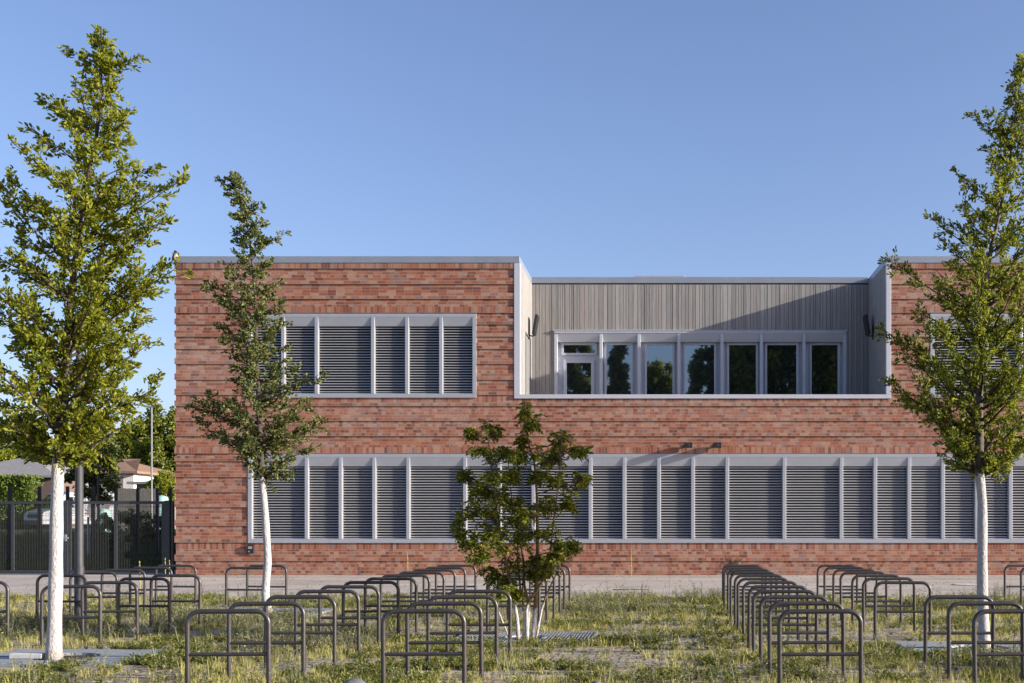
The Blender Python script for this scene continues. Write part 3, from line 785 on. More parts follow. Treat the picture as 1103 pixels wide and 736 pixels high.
# multi-stemmed small tree
def multistem():
    Y = 15.1; S = Y / F; bpx = 563; bx = (bpx - HX) * S; rng = np.random.default_rng(3); rd = random.Random(3)
    root = thing('multi_stemmed_tree', 'small multi-stemmed tree with whitewashed stem bases in the middle rack row', 'tree', (bx, Y, 0))
    def W(px, py, dy=0.0): return ((px - bpx) * S, dy, CAMZ + (HY - py) * S)
    stems = [
        ([(559, 692), (558, 668), (553.5, 641), (549, 618), (541, 580), (535, 530), (530, 495), (527, 468)], -0.05, 0.030),
        ([(563, 692), (564, 675), (564, 657), (558, 624), (556, 590), (560, 550), (562, 515)], 0.04, 0.022),
        ([(566.5, 692), (567, 672), (568, 651), (562, 632), (561, 600), (552, 560), (545, 520), (543, 492)], 0.12, 0.026),
        ([(573, 692), (576, 664), (577.5, 632), (579, 590), (578, 540), (576, 500), (567, 472), (565, 436)], 0.02, 0.036),
        ([(569, 692), (569, 668), (569, 650), (585, 628), (594, 605), (599, 560), (606, 510), (608, 475)], -0.12, 0.026),
        ([(553, 690), (544, 673), (534, 644), (521, 615), (508, 590)], -0.08, 0.016),
        ([(575, 690), (582, 650), (598, 615), (610, 590)], 0.2, 0.018)]
    allp = []
    for q, (pp, dy, r) in enumerate(stems):
        pts = []; n = len(pp)
        for i, (px, py) in enumerate(pp):
            pts.append(Vector(W(px, py, dy * (1 + 2.5 * i / n))))
        pts[0].z = -0.03
        # smooth
        fine = []
        for i in range(n - 1):
            for k in range(5): fine.append(pts[i].lerp(pts[i + 1], k / 5))
        fine.append(pts[-1])
        for _ in range(3):
            fine = [fine[0]] + [(fine[i - 1] + fine[i] * 2 + fine[i + 1]) / 4 for i in range(1, len(fine) - 1)] + [fine[-1]]
        rr = [r * (1 - 0.82 * i / (len(fine) - 1)) for i in range(len(fine))]
        m = MB(); m.tube(fine, rr, 10); m.build('stem', M['stem%d' % (q % 2)], root, smooth=True)
        allp += [(p, rr[i]) for i, p in enumerate(fine) if p.z > 0.75]
    cl = [(545, 632, 12), (560, 640, 8), (525, 618, 11), (588, 612, 10), (572, 620, 9), (566, 440, 12), (574, 456, 9), (562, 470, 9), (528, 466, 12), (507, 468, 8), (520, 486, 12), (545, 490, 11), (560, 492, 9), (582, 490, 11), (606, 474, 13), (597, 490, 14), (622, 482, 11), (625, 515, 10), (500, 512, 9), (514, 525, 13), (535, 515, 13), (555, 512, 11), (580, 512, 11), (600, 520, 12), (508, 545, 14), (528, 555, 16), (548, 545, 13), (570, 550, 12), (590, 545, 13), (612, 540, 9), (498, 570, 10), (515, 580, 16), (540, 585, 17), (562, 577, 14), (585, 573, 11), (605, 587, 12), (618, 588, 7), (525, 600, 14), (550, 610, 16), (575, 603, 11), (600, 597, 9), (537, 535, 12), (555, 560, 13), (530, 575, 13), (540, 628, 8)]
    wood = []; P = []; Dr = []; P2 = []; D2 = []
    for cx, cy, rpx in cl:
        for rep in range(2):
            hx = abs(cx - 562) / 65; dy = rd.uniform(-1, 1) * 0.62 * math.sqrt(max(0.05, 1 - hx * hx * 0.8)) * (1 if cy > 480 else .4)
            c = np.array(W(cx + rd.uniform(-3, 3) * rep, cy + rd.uniform(-3, 3) * rep, dy))
            cand = [(np.linalg.norm(np.array(p) - c) + 0.6 * max(0, p.z + 0.1 - c[2]) * 3, p, r) for p, r in allp]
            _, p, r = min(cand, key=lambda a: a[0]); p = np.array(p)
            mid = (p + c) / 2 + np.array([0, 0, -0.03]); tube_np(wood, [p, mid, c], min(r * 0.6, 0.009), 0.003, 4)
            # whorls of compound leaves at the tip
            for w_ in range(6):
                cc = c + rng.normal(size=3) * rpx * S * np.array([0.36, 0.36, 0.36])
                tube_np(wood, [mid, (mid + cc) / 2 + rng.normal(size=3) * .01, cc], 0.004, 0.002, 3)
                for k in range(6):
                    az = rd.uniform(0, 6.28); d = np.array([math.cos(az), math.sin(az), rd.uniform(-0.9, 0.8)]); d /= np.linalg.norm(d)
                    L = rd.uniform(0.05, 0.11) * rpx / 12
                    for t in (0.3, 0.55, 0.8, 1.0):
                        q = cc + d * L * t + np.array([0, 0, -0.04 * t * t])
                        for s in (-1, 1):
                            side = np.cross(d, [0, 0, 1]); P.append(q); Dr.append(d * 0.6 + s * side * (0.9 if t < 1 else 0.2) + rng.normal(size=3) * .15 + np.array([0, 0, -.15]))
            if rd.random() < 0.16:
                for k in range(40): P2.append(c + rng.normal(size=3) * 0.05); D2.append(rng.normal(size=3))
    P = np.array(P); Dr = np.array(Dr); n = len(P); sz = rng.uniform(.7, 1.15, n)
    V, Fc = leaves(P, Dr, 0.050 * sz, 0.022 * sz, rng, up=0.05)
    np_mesh('crown', V, Fc, M['leaf_shrub'], parent=root)
    P2 = np.array(P2); V, Fc = leaves(P2, np.array(D2), 0.03, 0.02, rng, up=.1); np_mesh('seed_clusters', V, Fc, M['seed'], parent=root)
    Vw, Fw = merge(wood); np_mesh('branches', Vw, Fw, M['twig'], parent=root)
M['stem0'] = bark_mat('whitewashed_stem_bark', 0.52, (0.16, 0.11, 0.05)); M['stem1'] = bark_mat('whitewashed_low_stem_bark', 0.44, (0.18, 0.12, 0.045))
M['leaf_shrub'] = leaf_mat('shrub_leaves', [(0.06, 0.085, 0.012), (0.11, 0.14, 0.018), (0.18, 0.20, 0.026), (0.34, 0.32, 0.06)], 0.42)
M['seed'] = leaf_mat('seed_bunches', [(0.20, 0.18, 0.05), (0.28, 0.24, 0.09)], 0.2)
multistem()

# bird on the twig tip of the left tree
def bird():
    Y = 12.95; x = (188.3 - HX) * Y / F; z = CAMZ + (HY - 279.5) * Y / F
    t = thing('small_bird', 'small black headed bird with pale breast perched on a twig tip of the left tree', 'bird', (x, Y, z))
    m = MB(); prof = [(0.004, -0.005), (0.016, 0.004), (0.024, 0.02), (0.026, 0.036), (0.023, 0.052), (0.016, 0.064), (0.0155, 0.07), (0.0185, 0.080), (0.0175, 0.092), (0.011, 0.101), (0.003, 0.105)]
    n = 16; b = 0
    for r, zz in prof:
        ox = 0.010 * math.sin(zz * 25)
        for k in range(n):
            a = 2 * math.pi * k / n; m.v.append((ox + r * math.cos(a), r * 0.95 * math.sin(a), zz))
    for i in range(len(prof) - 1):
        for k in range(n):
            zz = (prof[i][1] + prof[i + 1][1]) / 2; k2 = (k + 1) % n
            ca = math.cos(2 * math.pi * (k + .5) / n); mi = 1 if zz > 0.066 else (0 if ca > -0.25 else 2)
            m.f.append((i * n + k, i * n + k2, (i + 1) * n + k2, (i + 1) * n + k)); m.mi.append(mi)
    # tail and beak
    m.v += [(-0.014, -0.008, 0.015), (-0.014, 0.008, 0.015), (-0.040, 0.010, -0.052), (-0.040, -0.010, -0.052), (-0.022, -0.007, 0.010), (-0.022, 0.007, 0.010), (-0.045, 0.009, -0.050), (-0.045, -0.009, -0.050)]
    b = len(m.v) - 8
    for f in ((0, 1, 2, 3), (4, 7, 6, 5), (0, 3, 7, 4), (1, 5, 6, 2), (2, 6, 7, 3), (0, 4, 5, 1)): m.f.append(tuple(b + i for i in f)); m.mi.append(2)
    m.tube([(0.014, -0.004, 0.086), (0.034, -0.008, 0.083)], [0.005, 0.0008], 6, 1)
    for s in (-1, 1): m.tube([(0.005, s * 0.007, 0.0), (0.007, s * 0.007, -0.016)], 0.0018, 5, 1)
    m.build('body', [M['b_breast'], M['b_black'], M['b_wing']], t, smooth=True)
    for s in (-1, 1):
        w = MB(); w.v = [(0.0, s * 0.022, 0.060), (-0.012, s * 0.028, 0.050), (-0.030, s * 0.018, -0.004), (-0.036, s * 0.010, -0.022), (-0.018, s * 0.024, 0.006), (0.006, s * 0.027, 0.036)]
        w.v += [(x_, y_ * 0.80, z_) for x_, y_, z_ in w.v]
        w.f = [(0, 1, 2, 3, 4, 5), (11, 10, 9, 8, 7, 6)] + [(i, (i + 1) % 6, 6 + (i + 1) % 6, 6 + i) for i in range(6)]; w.mi = [0] * 8
        w.build('wing', M['b_wing'], t)
    e = MB(); e.lathe(0.016, -0.011, [(0.0005, 0.083), (0.0025, 0.085), (0.0025, 0.088), (0.0005, 0.090)], 8); e.build('eye', M['black'], t)
M['b_breast'] = simple('bird_breast', (0.55, 0.44, 0.38), 0.9); M['b_black'] = simple('bird_black', (0.015, 0.015, 0.02), 0.7); M['b_wing'] = simple('bird_wing', (0.07, 0.08, 0.085), 0.8)
bird()

# ================================================================== TREE GRATES
M['plate'] = simple('grey_plate', (0.27, 0.29, 0.30), 0.6, 0.1, 0.15, 8, 0.2, 80)
M['plate_light'] = simple('pale_concrete_plate', (0.55, 0.55, 0.54), 0.8, 0, 0.12, 12, 0.2, 60)
def grate(cx, cy, label, solid, hole, group='grates around the tree pits'):
    t = thing('tree_grate', label, 'tree grate', (cx, cy, 0), 0, group)
    W2, H2 = 0.95, 0.75; n = 24
    if solid:
        m = MB()
        def edge(a):
            c, s = math.cos(a), math.sin(a); k = min(W2 / max(1e-6, abs(c)), H2 / max(1e-6, abs(s))); return (c * k, s * k)
        cor = sorted([math.atan2(H2, W2), math.pi - math.atan2(H2, W2), math.pi + math.atan2(H2, W2), 2 * math.pi - math.atan2(H2, W2)] + [2 * math.pi * i / n for i in range(n)])
        for a, b in zip(cor, cor[1:] + [cor[0] + 2 * math.pi]):
            mid = (a + b) / 2 % math.pi
            for (h0, h1) in ((0.0, 0.035),):
                p = [(hole * math.cos(a), hole * math.sin(a)), edge(a), edge(b), (hole * math.cos(b), hole * math.sin(b))]
                m.quad([(x, y, 0.035) for x, y in p]); m.quad([(p[1][0], p[1][1], 0), (p[2][0], p[2][1], 0), (p[2][0], p[2][1], .035), (p[1][0], p[1][1], .035)])
                m.quad([(p[3][0], p[3][1], 0), (p[0][0], p[0][1], 0), (p[0][0], p[0][1], .035), (p[3][0], p[3][1], .035)])
        m.build('plate', M['plate'], t)
        m = MB(); m.box(-W2, -hole, -0.02, 0.02, 0.0355, 0.040); m.build('joint_strip', M['black'], t); m = MB(); m.box(hole, W2, -0.02, 0.02, 0.0355, 0.040); m.build('joint_strip', M['black'], t)
    else:
        m = MB(); m.box(-W2, W2, -H2, -H2 + 0.03, 0, 0.04); m.box(-W2, W2, H2 - .03, H2, 0, 0.04)
        m.box(-W2, -W2 + 0.03, -H2 + .031, H2 - .031, 0, 0.04); m.box(W2 - .03, W2, -H2 + .031, H2 - .031, 0, 0.04); m.build('frame', M['galv'], t)
        m = MB(); x = -W2 + 0.06
        while x < W2 - 0.04:
            if abs(x) > hole: m.box(x, x + 0.012, -H2 + .032, H2 - .032, 0.005, 0.036)
            else:
                yh = math.sqrt(hole * hole - x * x); m.box(x, x + .012, -H2 + .032, -yh, .005, .036); m.box(x, x + .012, yh, H2 - .032, .005, .036)
            x += 0.045
        y = -H2 + .08
        while y < H2 - .05:
            if abs(y) > hole: m.box(-W2 + .031, W2 - .031, y, y + .008, .008, .034)
            y += .11
        m.build('bars', M['galv'], t)
        m = MB(); m.tube([(hole * math.cos(a), hole * math.sin(a), .025) for a in [2 * math.pi * i / 24 for i in range(25)]], 0.018, 6); m.build('ring', M['galv'], t)
    s = MB(); s.lathe(0, 0, [(hole if solid else 0.9, 0.003), (0.3, 0.012), (0.02, 0.02)], 16); s.build('soil', M['soil'], t)
    return t
M['soil'] = simple('soil', (0.07, 0.055, 0.04), 0.95, 0, 0.3, 20, 0.6, 50)
g1 = grate(t1.location.x, 13.15, 'grey plates around the stout trunk at the left edge', True, 0.38)
m = MB(); m.box(-0.5, -0.12, -0.28, -0.16, 0.037, 0.10); m.build('loose_plate', M['plate_light'], g1, bevel=0.01)
grate((563 - HX) * 15.1 / F, 15.35, 'steel bar grate under the small multi-stemmed tree', False, 0.28)
grate(t4.location.x, 14.1, 'grey plates around the trunk at the right edge', True, 0.36)
grate(t2.location.x, 19.9, 'grey plates around the slim crooked tree', True, 0.36)

# ================================================================== LAMP POST, MANHOLE, BOULDERS, STICK
def lamp_post():
    Y = 17.8; x = (85.4 - HX) * Y / F
    t = thing('lamp_post', 'slim dark grey lamp post rising into the left tree crown', 'lamp post', (x, Y, 0))
    m = MB(); m.lathe(0, 0, [(0.075, -0.05), (0.075, 0.9), (0.062, 0.93), (0.06, 2.5), (0.05, 4.6)], 18); m.build('pole', M['lamp'], t, smooth=True)
    m = MB(); m.lathe(0, 0, [(0.05, 4.6), (0.16, 4.64), (0.17, 4.68), (0.17, 4.74), (0.05, 4.80)], 20); m.build('lamp_head', M['lamp'], t, smooth=True)
    m = MB(); m.box(-0.03, 0.03, -0.078, -0.07, 0.5, 0.8); m.build('service_door', M['lamp'], t)
lamp_post()
t = thing('manhole_cover', 'round manhole cover with a rusty rim in the footpath', 'manhole cover', (wx(1040, 28.9), 28.9, 0))
m = MB(); m.lathe(0, 0, [(0.345, 0.0), (0.345, 0.016), (0.30, 0.018)], 32); m.build('rim', simple('rusty_rim', (0.22, 0.13, 0.08), .8), t)
m = MB(); m.lathe(0, 0, [(0.298, 0.0), (0.298, 0.020), (0.02, 0.021)], 32); m.build('lid', M['plate_light'], t)
def boulder(px, w, h, seed, label):
    Y = 9.75; rd = random.Random(seed); x = (px - HX) * Y / F
    m = MB(); n = 20; prof = []
    for i in range(9):
        a = math.pi / 2 * i / 8; prof.append((math.cos(a) ** 0.75 * w + 0.002, h * math.sin(a) - 0.03 * (i == 0)))
    m.lathe(0, 0, prof, n); 
    for i, p in enumerate(m.v):
        q = Vector(p); k = 1 + 0.22 * mnoise.noise(q * 7 + Vector((seed * 3.1, 0, 0))); m.v[i] = (p[0] * k, p[1] * k, p[2] * (1 + 0.12 * mnoise.noise(q * 5 + Vector((0, seed, 0)))))
    o = m.build('boulder', M['stone'], smooth=True); o.location = (x, Y, 0)
    tag(o, label, 'stone', 'grey stones at the front edge')
boulder(126, 0.16, 0.22, 1, 'leftmost of three grey stones at the bottom edge, left of the racks')
boulder(381, 0.15, 0.25, 2, 'middle of three grey stones at the bottom edge, beside the front rack')
boulder(643, 0.09, 0.235, 3, 'smallest grey stone at the bottom edge, right of the front rack')
m = MB(); m.tube([(0, 0, 0.02), (0.4, 0.05, 0.03), (0.85, -0.03, 0.02)], [0.012, 0.010, 0.006], 6)
o = m.build('dry_stick', M['dry'] if 'dry' in M else M['twig']); o.location = (wx(660, 26.5), 26.5, 0); tag(o, 'dry stick lying on the footpath before the brick wall', 'stick')

# ================================================================== GATE AND SIDE FENCE
def gate():
    Y = 34.6; t = thing('mesh_gate', 'wide dark steel mesh gate beside the brick corner', 'gate', (wx(72, Y), Y, 0), 0)
    x0 = -24.0 - t.location.x; zt = wz(540, Y); mid = 0.0; x1 = wx(178, Y) - t.location.x
    def leaf(a, b, posts):
        m = MB(); m.box(a, b, -0.04, 0.04, zt - 0.09, zt); m.box(a, b, -0.04, 0.04, 0.06, 0.14)
        for p in posts: m.box(p - 0.045, p + 0.045, -0.035, 0.035, 0.141, zt - 0.091)
        m.build('leaf_frame', M['fence'], t)
        w = MB(); x = a + 0.08
        while x < b - 0.04: w.tube([(x, 0, 0.15), (x, 0, zt - 0.1)], 0.003, 4, cap=False); x += 0.05
        z = 0.3
        while z < zt - .15: w.box(a, b, -0.008, 0.008, z, z + 0.008); z += 0.2
        w.build('mesh_infill', M['wire'], t)
    leaf(x0, -0.06, [wx(14, Y) - t.location.x, x0 + 0.1, -0.1])
    leaf(0.06, x1, [wx(124.8, Y) - t.location.x, 0.1, x1 - .05])
    m = MB(); m.box(-0.055, 0.055, -0.06, 0.06, 0, zt + 0.02); m.build('post', M['fence'], t)
    m = MB(); m.box(-0.02, 0.09, -0.12, -0.07, 1.12, 1.17); m.box(-0.02, 0.03, -0.10, -0.062, 1.05, 1.25); m.build('handle', M['galv'], t)
    m = MB(); m.box(x1 + 0.003, x1 + 0.17, -0.08, 0.08, 0, zt + 0.02); m.box(x1 + 0.20, x1 + 0.27, -0.05, 0.05, 0, zt + 0.0)
    for i in range(9): m.box(x1 + .171, x1 + .199, -0.04, 0.04, 0.15 + i * .24, 0.19 + i * .24)
    m.build('post', M['fence'], t)
gate()
def back_fence():
    pts = [(-52, 40.5)] + [(wx(px, Y), Y) for px, Y in ((10.4, 42), (42.5, 43), (72.8, 44), (100, 44.7), (125, 45.5), (148.5, 46.6), (169.5, 47.8), (184, 48.8))]
    t = thing('mesh_fence', 'tall dark mesh fence crossing the grass behind the gate', 'fence', (0, 0, 0))
    H = 3.0
    for i, (x, y) in enumerate(pts):
        z = terrain_z(x, y) - 0.1; m = MB(); m.box(-0.05, 0.05, -0.05, 0.05, 0, wz(524 + (i > 4) * 2, y) - z); o = m.build('post', M['black'], t); o.location = (x, y, z)
    m = MB()
    for (xa, ya), (xb, yb) in zip(pts, pts[1:]):
        L = math.hypot(xb - xa, yb - ya); n = int(L / 0.055)
        for k in range(n):
            f = k / n; x, y = xa + (xb - xa) * f, ya + (yb - ya) * f; z = terrain_z(x, y)
            m.tube([(x, y, z + 0.05), (x, y, 2.55)], 0.0022, 3, cap=False)
        for zz in np.arange(0.3, 2.6, 0.2):
            m.tube([(xa, ya, zz), (xb, yb, zz)], 0.005, 4, cap=False)
    m.build('mesh_infill', M['wire'], t)
back_fence()

# ================================================================== BACKGROUND
def blob_tree(name, label, x, y, z0, crown, leafm, seed, n_clump=60, per=70, size=0.22, trunk=0.2, group=None, trunk_h=None):
    """crown = (cx offset, cz, rx, ry, rz)"""
    rng = np.random.default_rng(seed); t = thing(name, label, 'tree', (x, y, z0), 0, group)
    ox, cz, rx, ry, rz = crown; cz -= z0
    m = MB(); m.tube([(0, 0, -0.1), (0.02, 0, cz * .5), (ox * .5, 0, cz)], [trunk, trunk * .8, trunk * .4], 10)
    for k in range(6):
        a = k * 1.05; m.tube([(ox * .3, 0, cz * 0.7), (ox + rx * .3 * math.cos(a), ry * .3 * math.sin(a), cz), (ox + rx * .7 * math.cos(a), ry * .7 * math.sin(a), cz + rz * .3)], [trunk * .4, trunk * .25, trunk * .08], 6)
    m.build('trunk', M['twig'], t, smooth=True)
    d = norm(rng.normal(size=(n_clump, 3))); r = rng.uniform(0.35, 1.0, (n_clump, 1)) ** 0.6
    C = d * r * np.array([rx, ry, rz]) * rng.uniform(.85, 1.12, (n_clump, 1)) + np.array([ox, 0, cz])
    cr = rng.uniform(0.16, 0.34, (n_clump, 1)) * min(rx, rz)
    P = (C[:, None, :] + norm(rng.normal(size=(n_clump * per, 3))).reshape(n_clump, per, 3) * cr[:, None, :] * rng.uniform(.3, 1.05, (n_clump, per, 1))).reshape(-1, 3)
    P = P[P[:, 2] > 0.1]
    n = len(P); V, Fc = leaves(P, rng.normal(size=(n, 3)), size * rng.uniform(.6, 1.3, n), size * .6 * rng.uniform(.6, 1.2, n), rng, up=.3)
    np_mesh('crown', V, Fc, leafm, parent=t); return t
def at(px, py, Y): return wx(px, Y), wz(py, Y)
def btree(label, pxc, ytop, ybot, halfw, Y, leafm, seed, name='broadleaf_tree', nc=70, per=80, size=0.3, group='trees behind the school', tr=.22):
    x = wx(pxc, Y); zt = wz(ytop, Y); zb = wz(ybot, Y); rx = halfw * Y / F
    return blob_tree(name, label, x, Y, terrain_z(x, Y), (0, (zt + zb) / 2, rx, rx, (zt - zb) / 2), leafm, seed, nc, per, size, tr, group)
btree('tall rounded green tree touching the left brick corner in the distance', 172, 436, 530, 30, 110, M['leaf_mid'], 31, nc=110, per=110, size=.34)
btree('looser green tree between the tall pale mast and the dark tree', 135, 462, 535, 24, 116, M['leaf_mid'], 32, nc=80, per=100, size=.34)
btree('dark tree at the far left edge behind the grey roof', 5, 448, 515, 38, 120, M['leaf_dark'], 33, nc=90, per=100, size=.36)
btree('pale green shrub tree at the left edge before the dark tree', 3, 484, 520, 16, 96, M['leaf_olive'], 34, nc=60, per=60, size=.3, tr=.12)
btree('dark low tree behind the white house', 100, 480, 530, 30, 118, M['leaf_dark'], 36, nc=60, per=90, size=.36)
btree('small bright tree behind the pale container', 176, 505, 545, 14, 72, M['leaf_olive'], 37, nc=40, per=70, size=.2, tr=.08)
btree('near-black bushy tree between the lamp post and the white house', 100, 452, 541, 27, 56, M['leaf_night'] if 'leaf_night' in M else M['leaf_dark'], 38, nc=70, per=150, size=.16, tr=.10)
for i, (px, yt, hw) in enumerate(((-60, 440, 50), (-150, 430, 60), (-260, 445, 60))):
    btree('dark tree beyond the left edge, %s from the picture' % ('next', 'second', 'third')[i], px, yt, 525, hw, 118, M['leaf_dark'], 60 + i, nc=70, per=80, size=.4)
# low shrubs behind back fence
for i, (px, yt, hw, Y, lb) in enumerate(((140, 549, 20, 52, 'dark bush in the shade below the white house'), (165, 553, 12, 53, 'dark bush in the shade near the brick corner'), (116, 556, 10, 53, 'small dark bush right of the lamp post'))):
    x = wx(px, Y); zt = wz(yt, Y); z0 = terrain_z(x, Y)
    blob_tree('bush', lb, x, Y, z0, (0, (zt + z0) / 2, hw * Y / F, 0.9, (zt - z0) / 2), M['leaf_dark'], 80 + i, 30, 70, .13, .03, 'bushes behind the gate')

M['render'] = simple('white_render', (0.74, 0.72, 0.68), .9, 0, .05); M['tile'] = simple('brown_roof_tile', (0.26, 0.17, 0.12), .9, 0, .25, 4, .4, 8)
M['tile_grey'] = simple('grey_roof_tile', (0.24, 0.235, 0.23), .9, 0, .2, 4, .4, 8); M['brickred'] = simple('red_house_brick', (0.17, 0.12, 0.10), .9)
M['oldwood'] = simple('grey_old_boards', (0.20, 0.18, 0.16), .9, 0, .3, 8); M['shutter'] = simple('grey_shutter', (0.25, 0.22, 0.19), .8)
def house(name, label, x0, x1, Y, dep, ze, zr, wallm, roofm, hip=1.5, windows=()):
    z0 = 1.1; t = thing(name, label, 'house', ((x0 + x1) / 2, Y + dep / 2, z0)); hw = (x1 - x0) / 2; hd = dep / 2; e = ze - z0; r = zr - z0
    m = MB(); m.box(-hw, hw, -hd, hd, -0.2, e); m.build('wall', wallm, t)
    m = MB(); o = 0.45; A = (-hw - o, -hd - o, e - .05); B = (hw + o, -hd - o, e - .05); C = (hw + o, hd + o, e - .05); Dd = (-hw - o, hd + o, e - .05)
    P = (-hw + hip, 0, r); Q = (hw - hip, 0, r)
    lift = lambda p: (p[0], p[1], p[2] + 0.16)
    a, b, c, d = map(lift, (A, B, C, Dd))
    m.quad([a, b, Q, P]); m.quad([c, d, P, Q]); m.quad([d, a, P]); m.quad([b, c, Q])
    m.quad([A, B, b, a]); m.quad([B, C, c, b]); m.quad([C, Dd, d, c]); m.quad([Dd, A, a, d]); m.quad([A, Dd, C, B])
    m.build('roof', roofm, t)
    for (wx0, wx1, wz0, wz1) in windows:
        m = MB(); m.box(wx0, wx1, -hd - 0.04, -hd - 0.003, wz0, wz1); m.build('shutter', M['shutter'], t)
    return t
Yh = 78; hx0, hx1 = wx(117, Yh), wx(144, Yh)
house('white_house', 'small white rendered house with a brown hipped roof', hx0 - 2.0, hx1, Yh, 7, wz(509.5, Yh), wz(494, Yh + 3), M['render'], M['tile'], 2.6, [(0.71, 1.17, 2.5, 3.75)])
Yh = 86; house('grey_roofed_house', 'low house with a wide sunlit grey tiled roof behind the hedge', wx(-70, Yh), wx(57, Yh), Yh, 9, wz(514, Yh), wz(493, Yh + 4), M['brickred'], M['tile_grey'], 4.0)
Yh = 74; house('garden_shed', 'low grey roofed shed right of the white house', wx(147, Yh), wx(172, Yh), Yh, 4, wz(521, Yh), wz(517, Yh), M['oldwood'], M['tile_grey'], .6)
# board fence
t = thing('board_fence', 'weathered grey board fence in front of the white house', 'fence', (0, 0, 0))
m = MB(); x = wx(127, 61); Y = 61
while x < wx(168, 61):
    z0 = terrain_z(x, Y); m.box(x, x + .13, Y, Y + .025, z0, wz(526.5 + random.uniform(-.6, .6), Y)); x += .14
m.build('boards', M['oldwood'], t)
m = MB(); m.box(wx(127, 61), wx(168, 61), Y + .03, Y + .07, 1.6, 1.7); m.box(wx(127, 61), wx(168, 61), Y + .03, Y + .07, 2.8, 2.9); m.build('rail', M['oldwood'], t)
# hedge
rng = np.random.default_rng(4); Y = 72; P = np.stack([rng.uniform(wx(-120, Y), wx(41, Y), 26000), rng.uniform(Y - .6, Y + .6, 26000), rng.uniform(1.1, wz(513.5, Y), 26000)], 1)
P[:, 2] += rng.normal(size=26000) * .05; P[:13000, 1] = Y - .6 + rng.normal(size=13000) * .08
V, Fc = leaves(P, rng.normal(size=(26000, 3)) + np.array([0, 0, 1.]), .16, .09, rng, up=.2)
M['hedge'] = leaf_mat('hedge_leaves', [(0.08, 0.13, 0.02), (0.13, 0.19, 0.03), (0.19, 0.25, 0.05)], .3)
tag(np_mesh('hedge', V, Fc, M['hedge']), 'clipped bright green hedge in front of the grey roofed house', 'hedge')
# masts and posts
M['mast'] = simple('dull_mast_paint', (0.22, 0.225, 0.23), .7, 0, .1)
def pole(name, label, cat, px, ytop, Y, r, mat, arms=None):
    x = wx(px, Y); z0 = terrain_z(x, Y) - .05; t = thing(name, label, cat, (x, Y, z0)); h = wz(ytop, Y) - z0
    m = MB(); m.tube([(0, 0, 0), (0, 0, h)], [r, r * .8], 10); m.build('pole', mat, t, smooth=True)
    if arms:
        for (a, b) in arms:
            m = MB(); m.tube([(0, 0, h - .05), (a * Y / F, 0, h + b)], .04, 6); m.build('arm', mat, t)
            m = MB(); s = math.copysign(1, a); m.box(min(a * Y / F, (a + s * 3) * Y / F), max(a * Y / F, (a + s * 3) * Y / F), -.1, .1, h + b - .04, h + b + .04); m.build('lamp_head', mat, t)
pole('street_lamp', 'tall pale two-armed mast right of the white house', 'street lamp', 163.3, 438, 60, .055, M['mast'], [(-13, .1), (8, .1)])
pole('dark_pole', 'thin dark pole in front of the near-black tree', 'pole', 106, 455, 40, .045, M['fence'])
pole('marker_post', 'short pale post in the shaded grass behind the gate', 'post', 95, 557, 46, .055, M['galv'])

# vehicles
def wheel(t, x, y, r=.34, w=.22):
    m = MB(); m.tube([(x - w / 2, y, r), (x + w / 2, y, r)], r, 20); tyre = m.build('wheel', M['black'], t)
    m = MB(); m.tube([(x - w / 2 - .012, y, r), (x + w / 2 + .012, y, r)], r * .6, 14); m.build('rim', M['galv'], tyre)
def vehicle(name, label, cat, px, Y, rz, prof, wid, paint, glassrows, hl, wb):
    """prof = side outline (y along the length, z), nose at small y"""
    x = wx(px, Y); t = thing(name, label, cat, (x, Y, terrain_z(x, Y)), rz); hw = wid / 2
    m = MB(); n = len(prof)
    for s in (-1, 1):
        for (yy, zz) in prof: m.v.append((s * hw * (1 - .10 * max(0, (zz - 1.1)) / 1.2), yy, zz))
    m.f.append(tuple(range(n))); m.f.append(tuple(reversed(range(n, 2 * n))))
    for i in range(n): j = (i + 1) % n; m.f.append((i, n + i, n + j, j))
    m.mi = [0] * len(m.f); m.build('body', paint, t, bevel=.06)
    for (y0, z0, y1, z1) in glassrows:   # windscreen quad
        m = MB(); k0 = hw * (1 - .10 * max(0, z0 - 1.1) / 1.2) - .1; k1 = hw * (1 - .10 * max(0, z1 - 1.1) / 1.2) - .1
        nrm = Vector((0, -(z1 - z0), (y1 - y0))).normalized() * .02
        a = [(-k0, y0 + nrm.y, z0 + nrm.z), (k0, y0 + nrm.y, z0 + nrm.z), (k1, y1 + nrm.y, z1 + nrm.z), (-k1, y1 + nrm.y, z1 + nrm.z)]
        m.quad(a); m.build('windscreen', M['glass'], t)
    for s in (-1, 1):
        m = MB(); m.box(s * (hw - .26) - .17, s * (hw - .26) + .17, prof[1][0] - .03, prof[1][0] + .03, hl - .11, hl + .11); m.build('headlight', M['lampglass'], t, bevel=.02)
        (ya, za, yb, zb) = glassrows[0]; m = MB(); xo = s * (hw + .004)
        k = hw * (1 - .10 * max(0, zb - 1.1) / 1.2) - hw
        m.quad([(xo, ya + .45, za + .05), (xo, yb + 1.1, za + .05), (xo + s * k, yb + 1.1, zb - .08), (xo + s * k, yb + .22, zb - .08)]); m.build('side_window', M['glass'], t)
        for yy in wb: wheel(t, s * (hw - .1), yy)
        m = MB(); m.box(s * (hw + .14) - .1, s * (hw + .14) + .1, ya + .4, ya + .5, za - .02, za + .24); m.build('mirror', M['black'], t)
    m = MB(); m.box(-hw * .5, hw * .5, prof[1][0] - .025, prof[1][0] + .02, hl - .18, hl + .08); m.build('grille', M['black'], t)
    m = MB(); m.box(-hw * .9, hw * .9, prof[0][0] - .04, prof[0][0] + .02, .3, .55); m.build('bumper', M['black'], t)
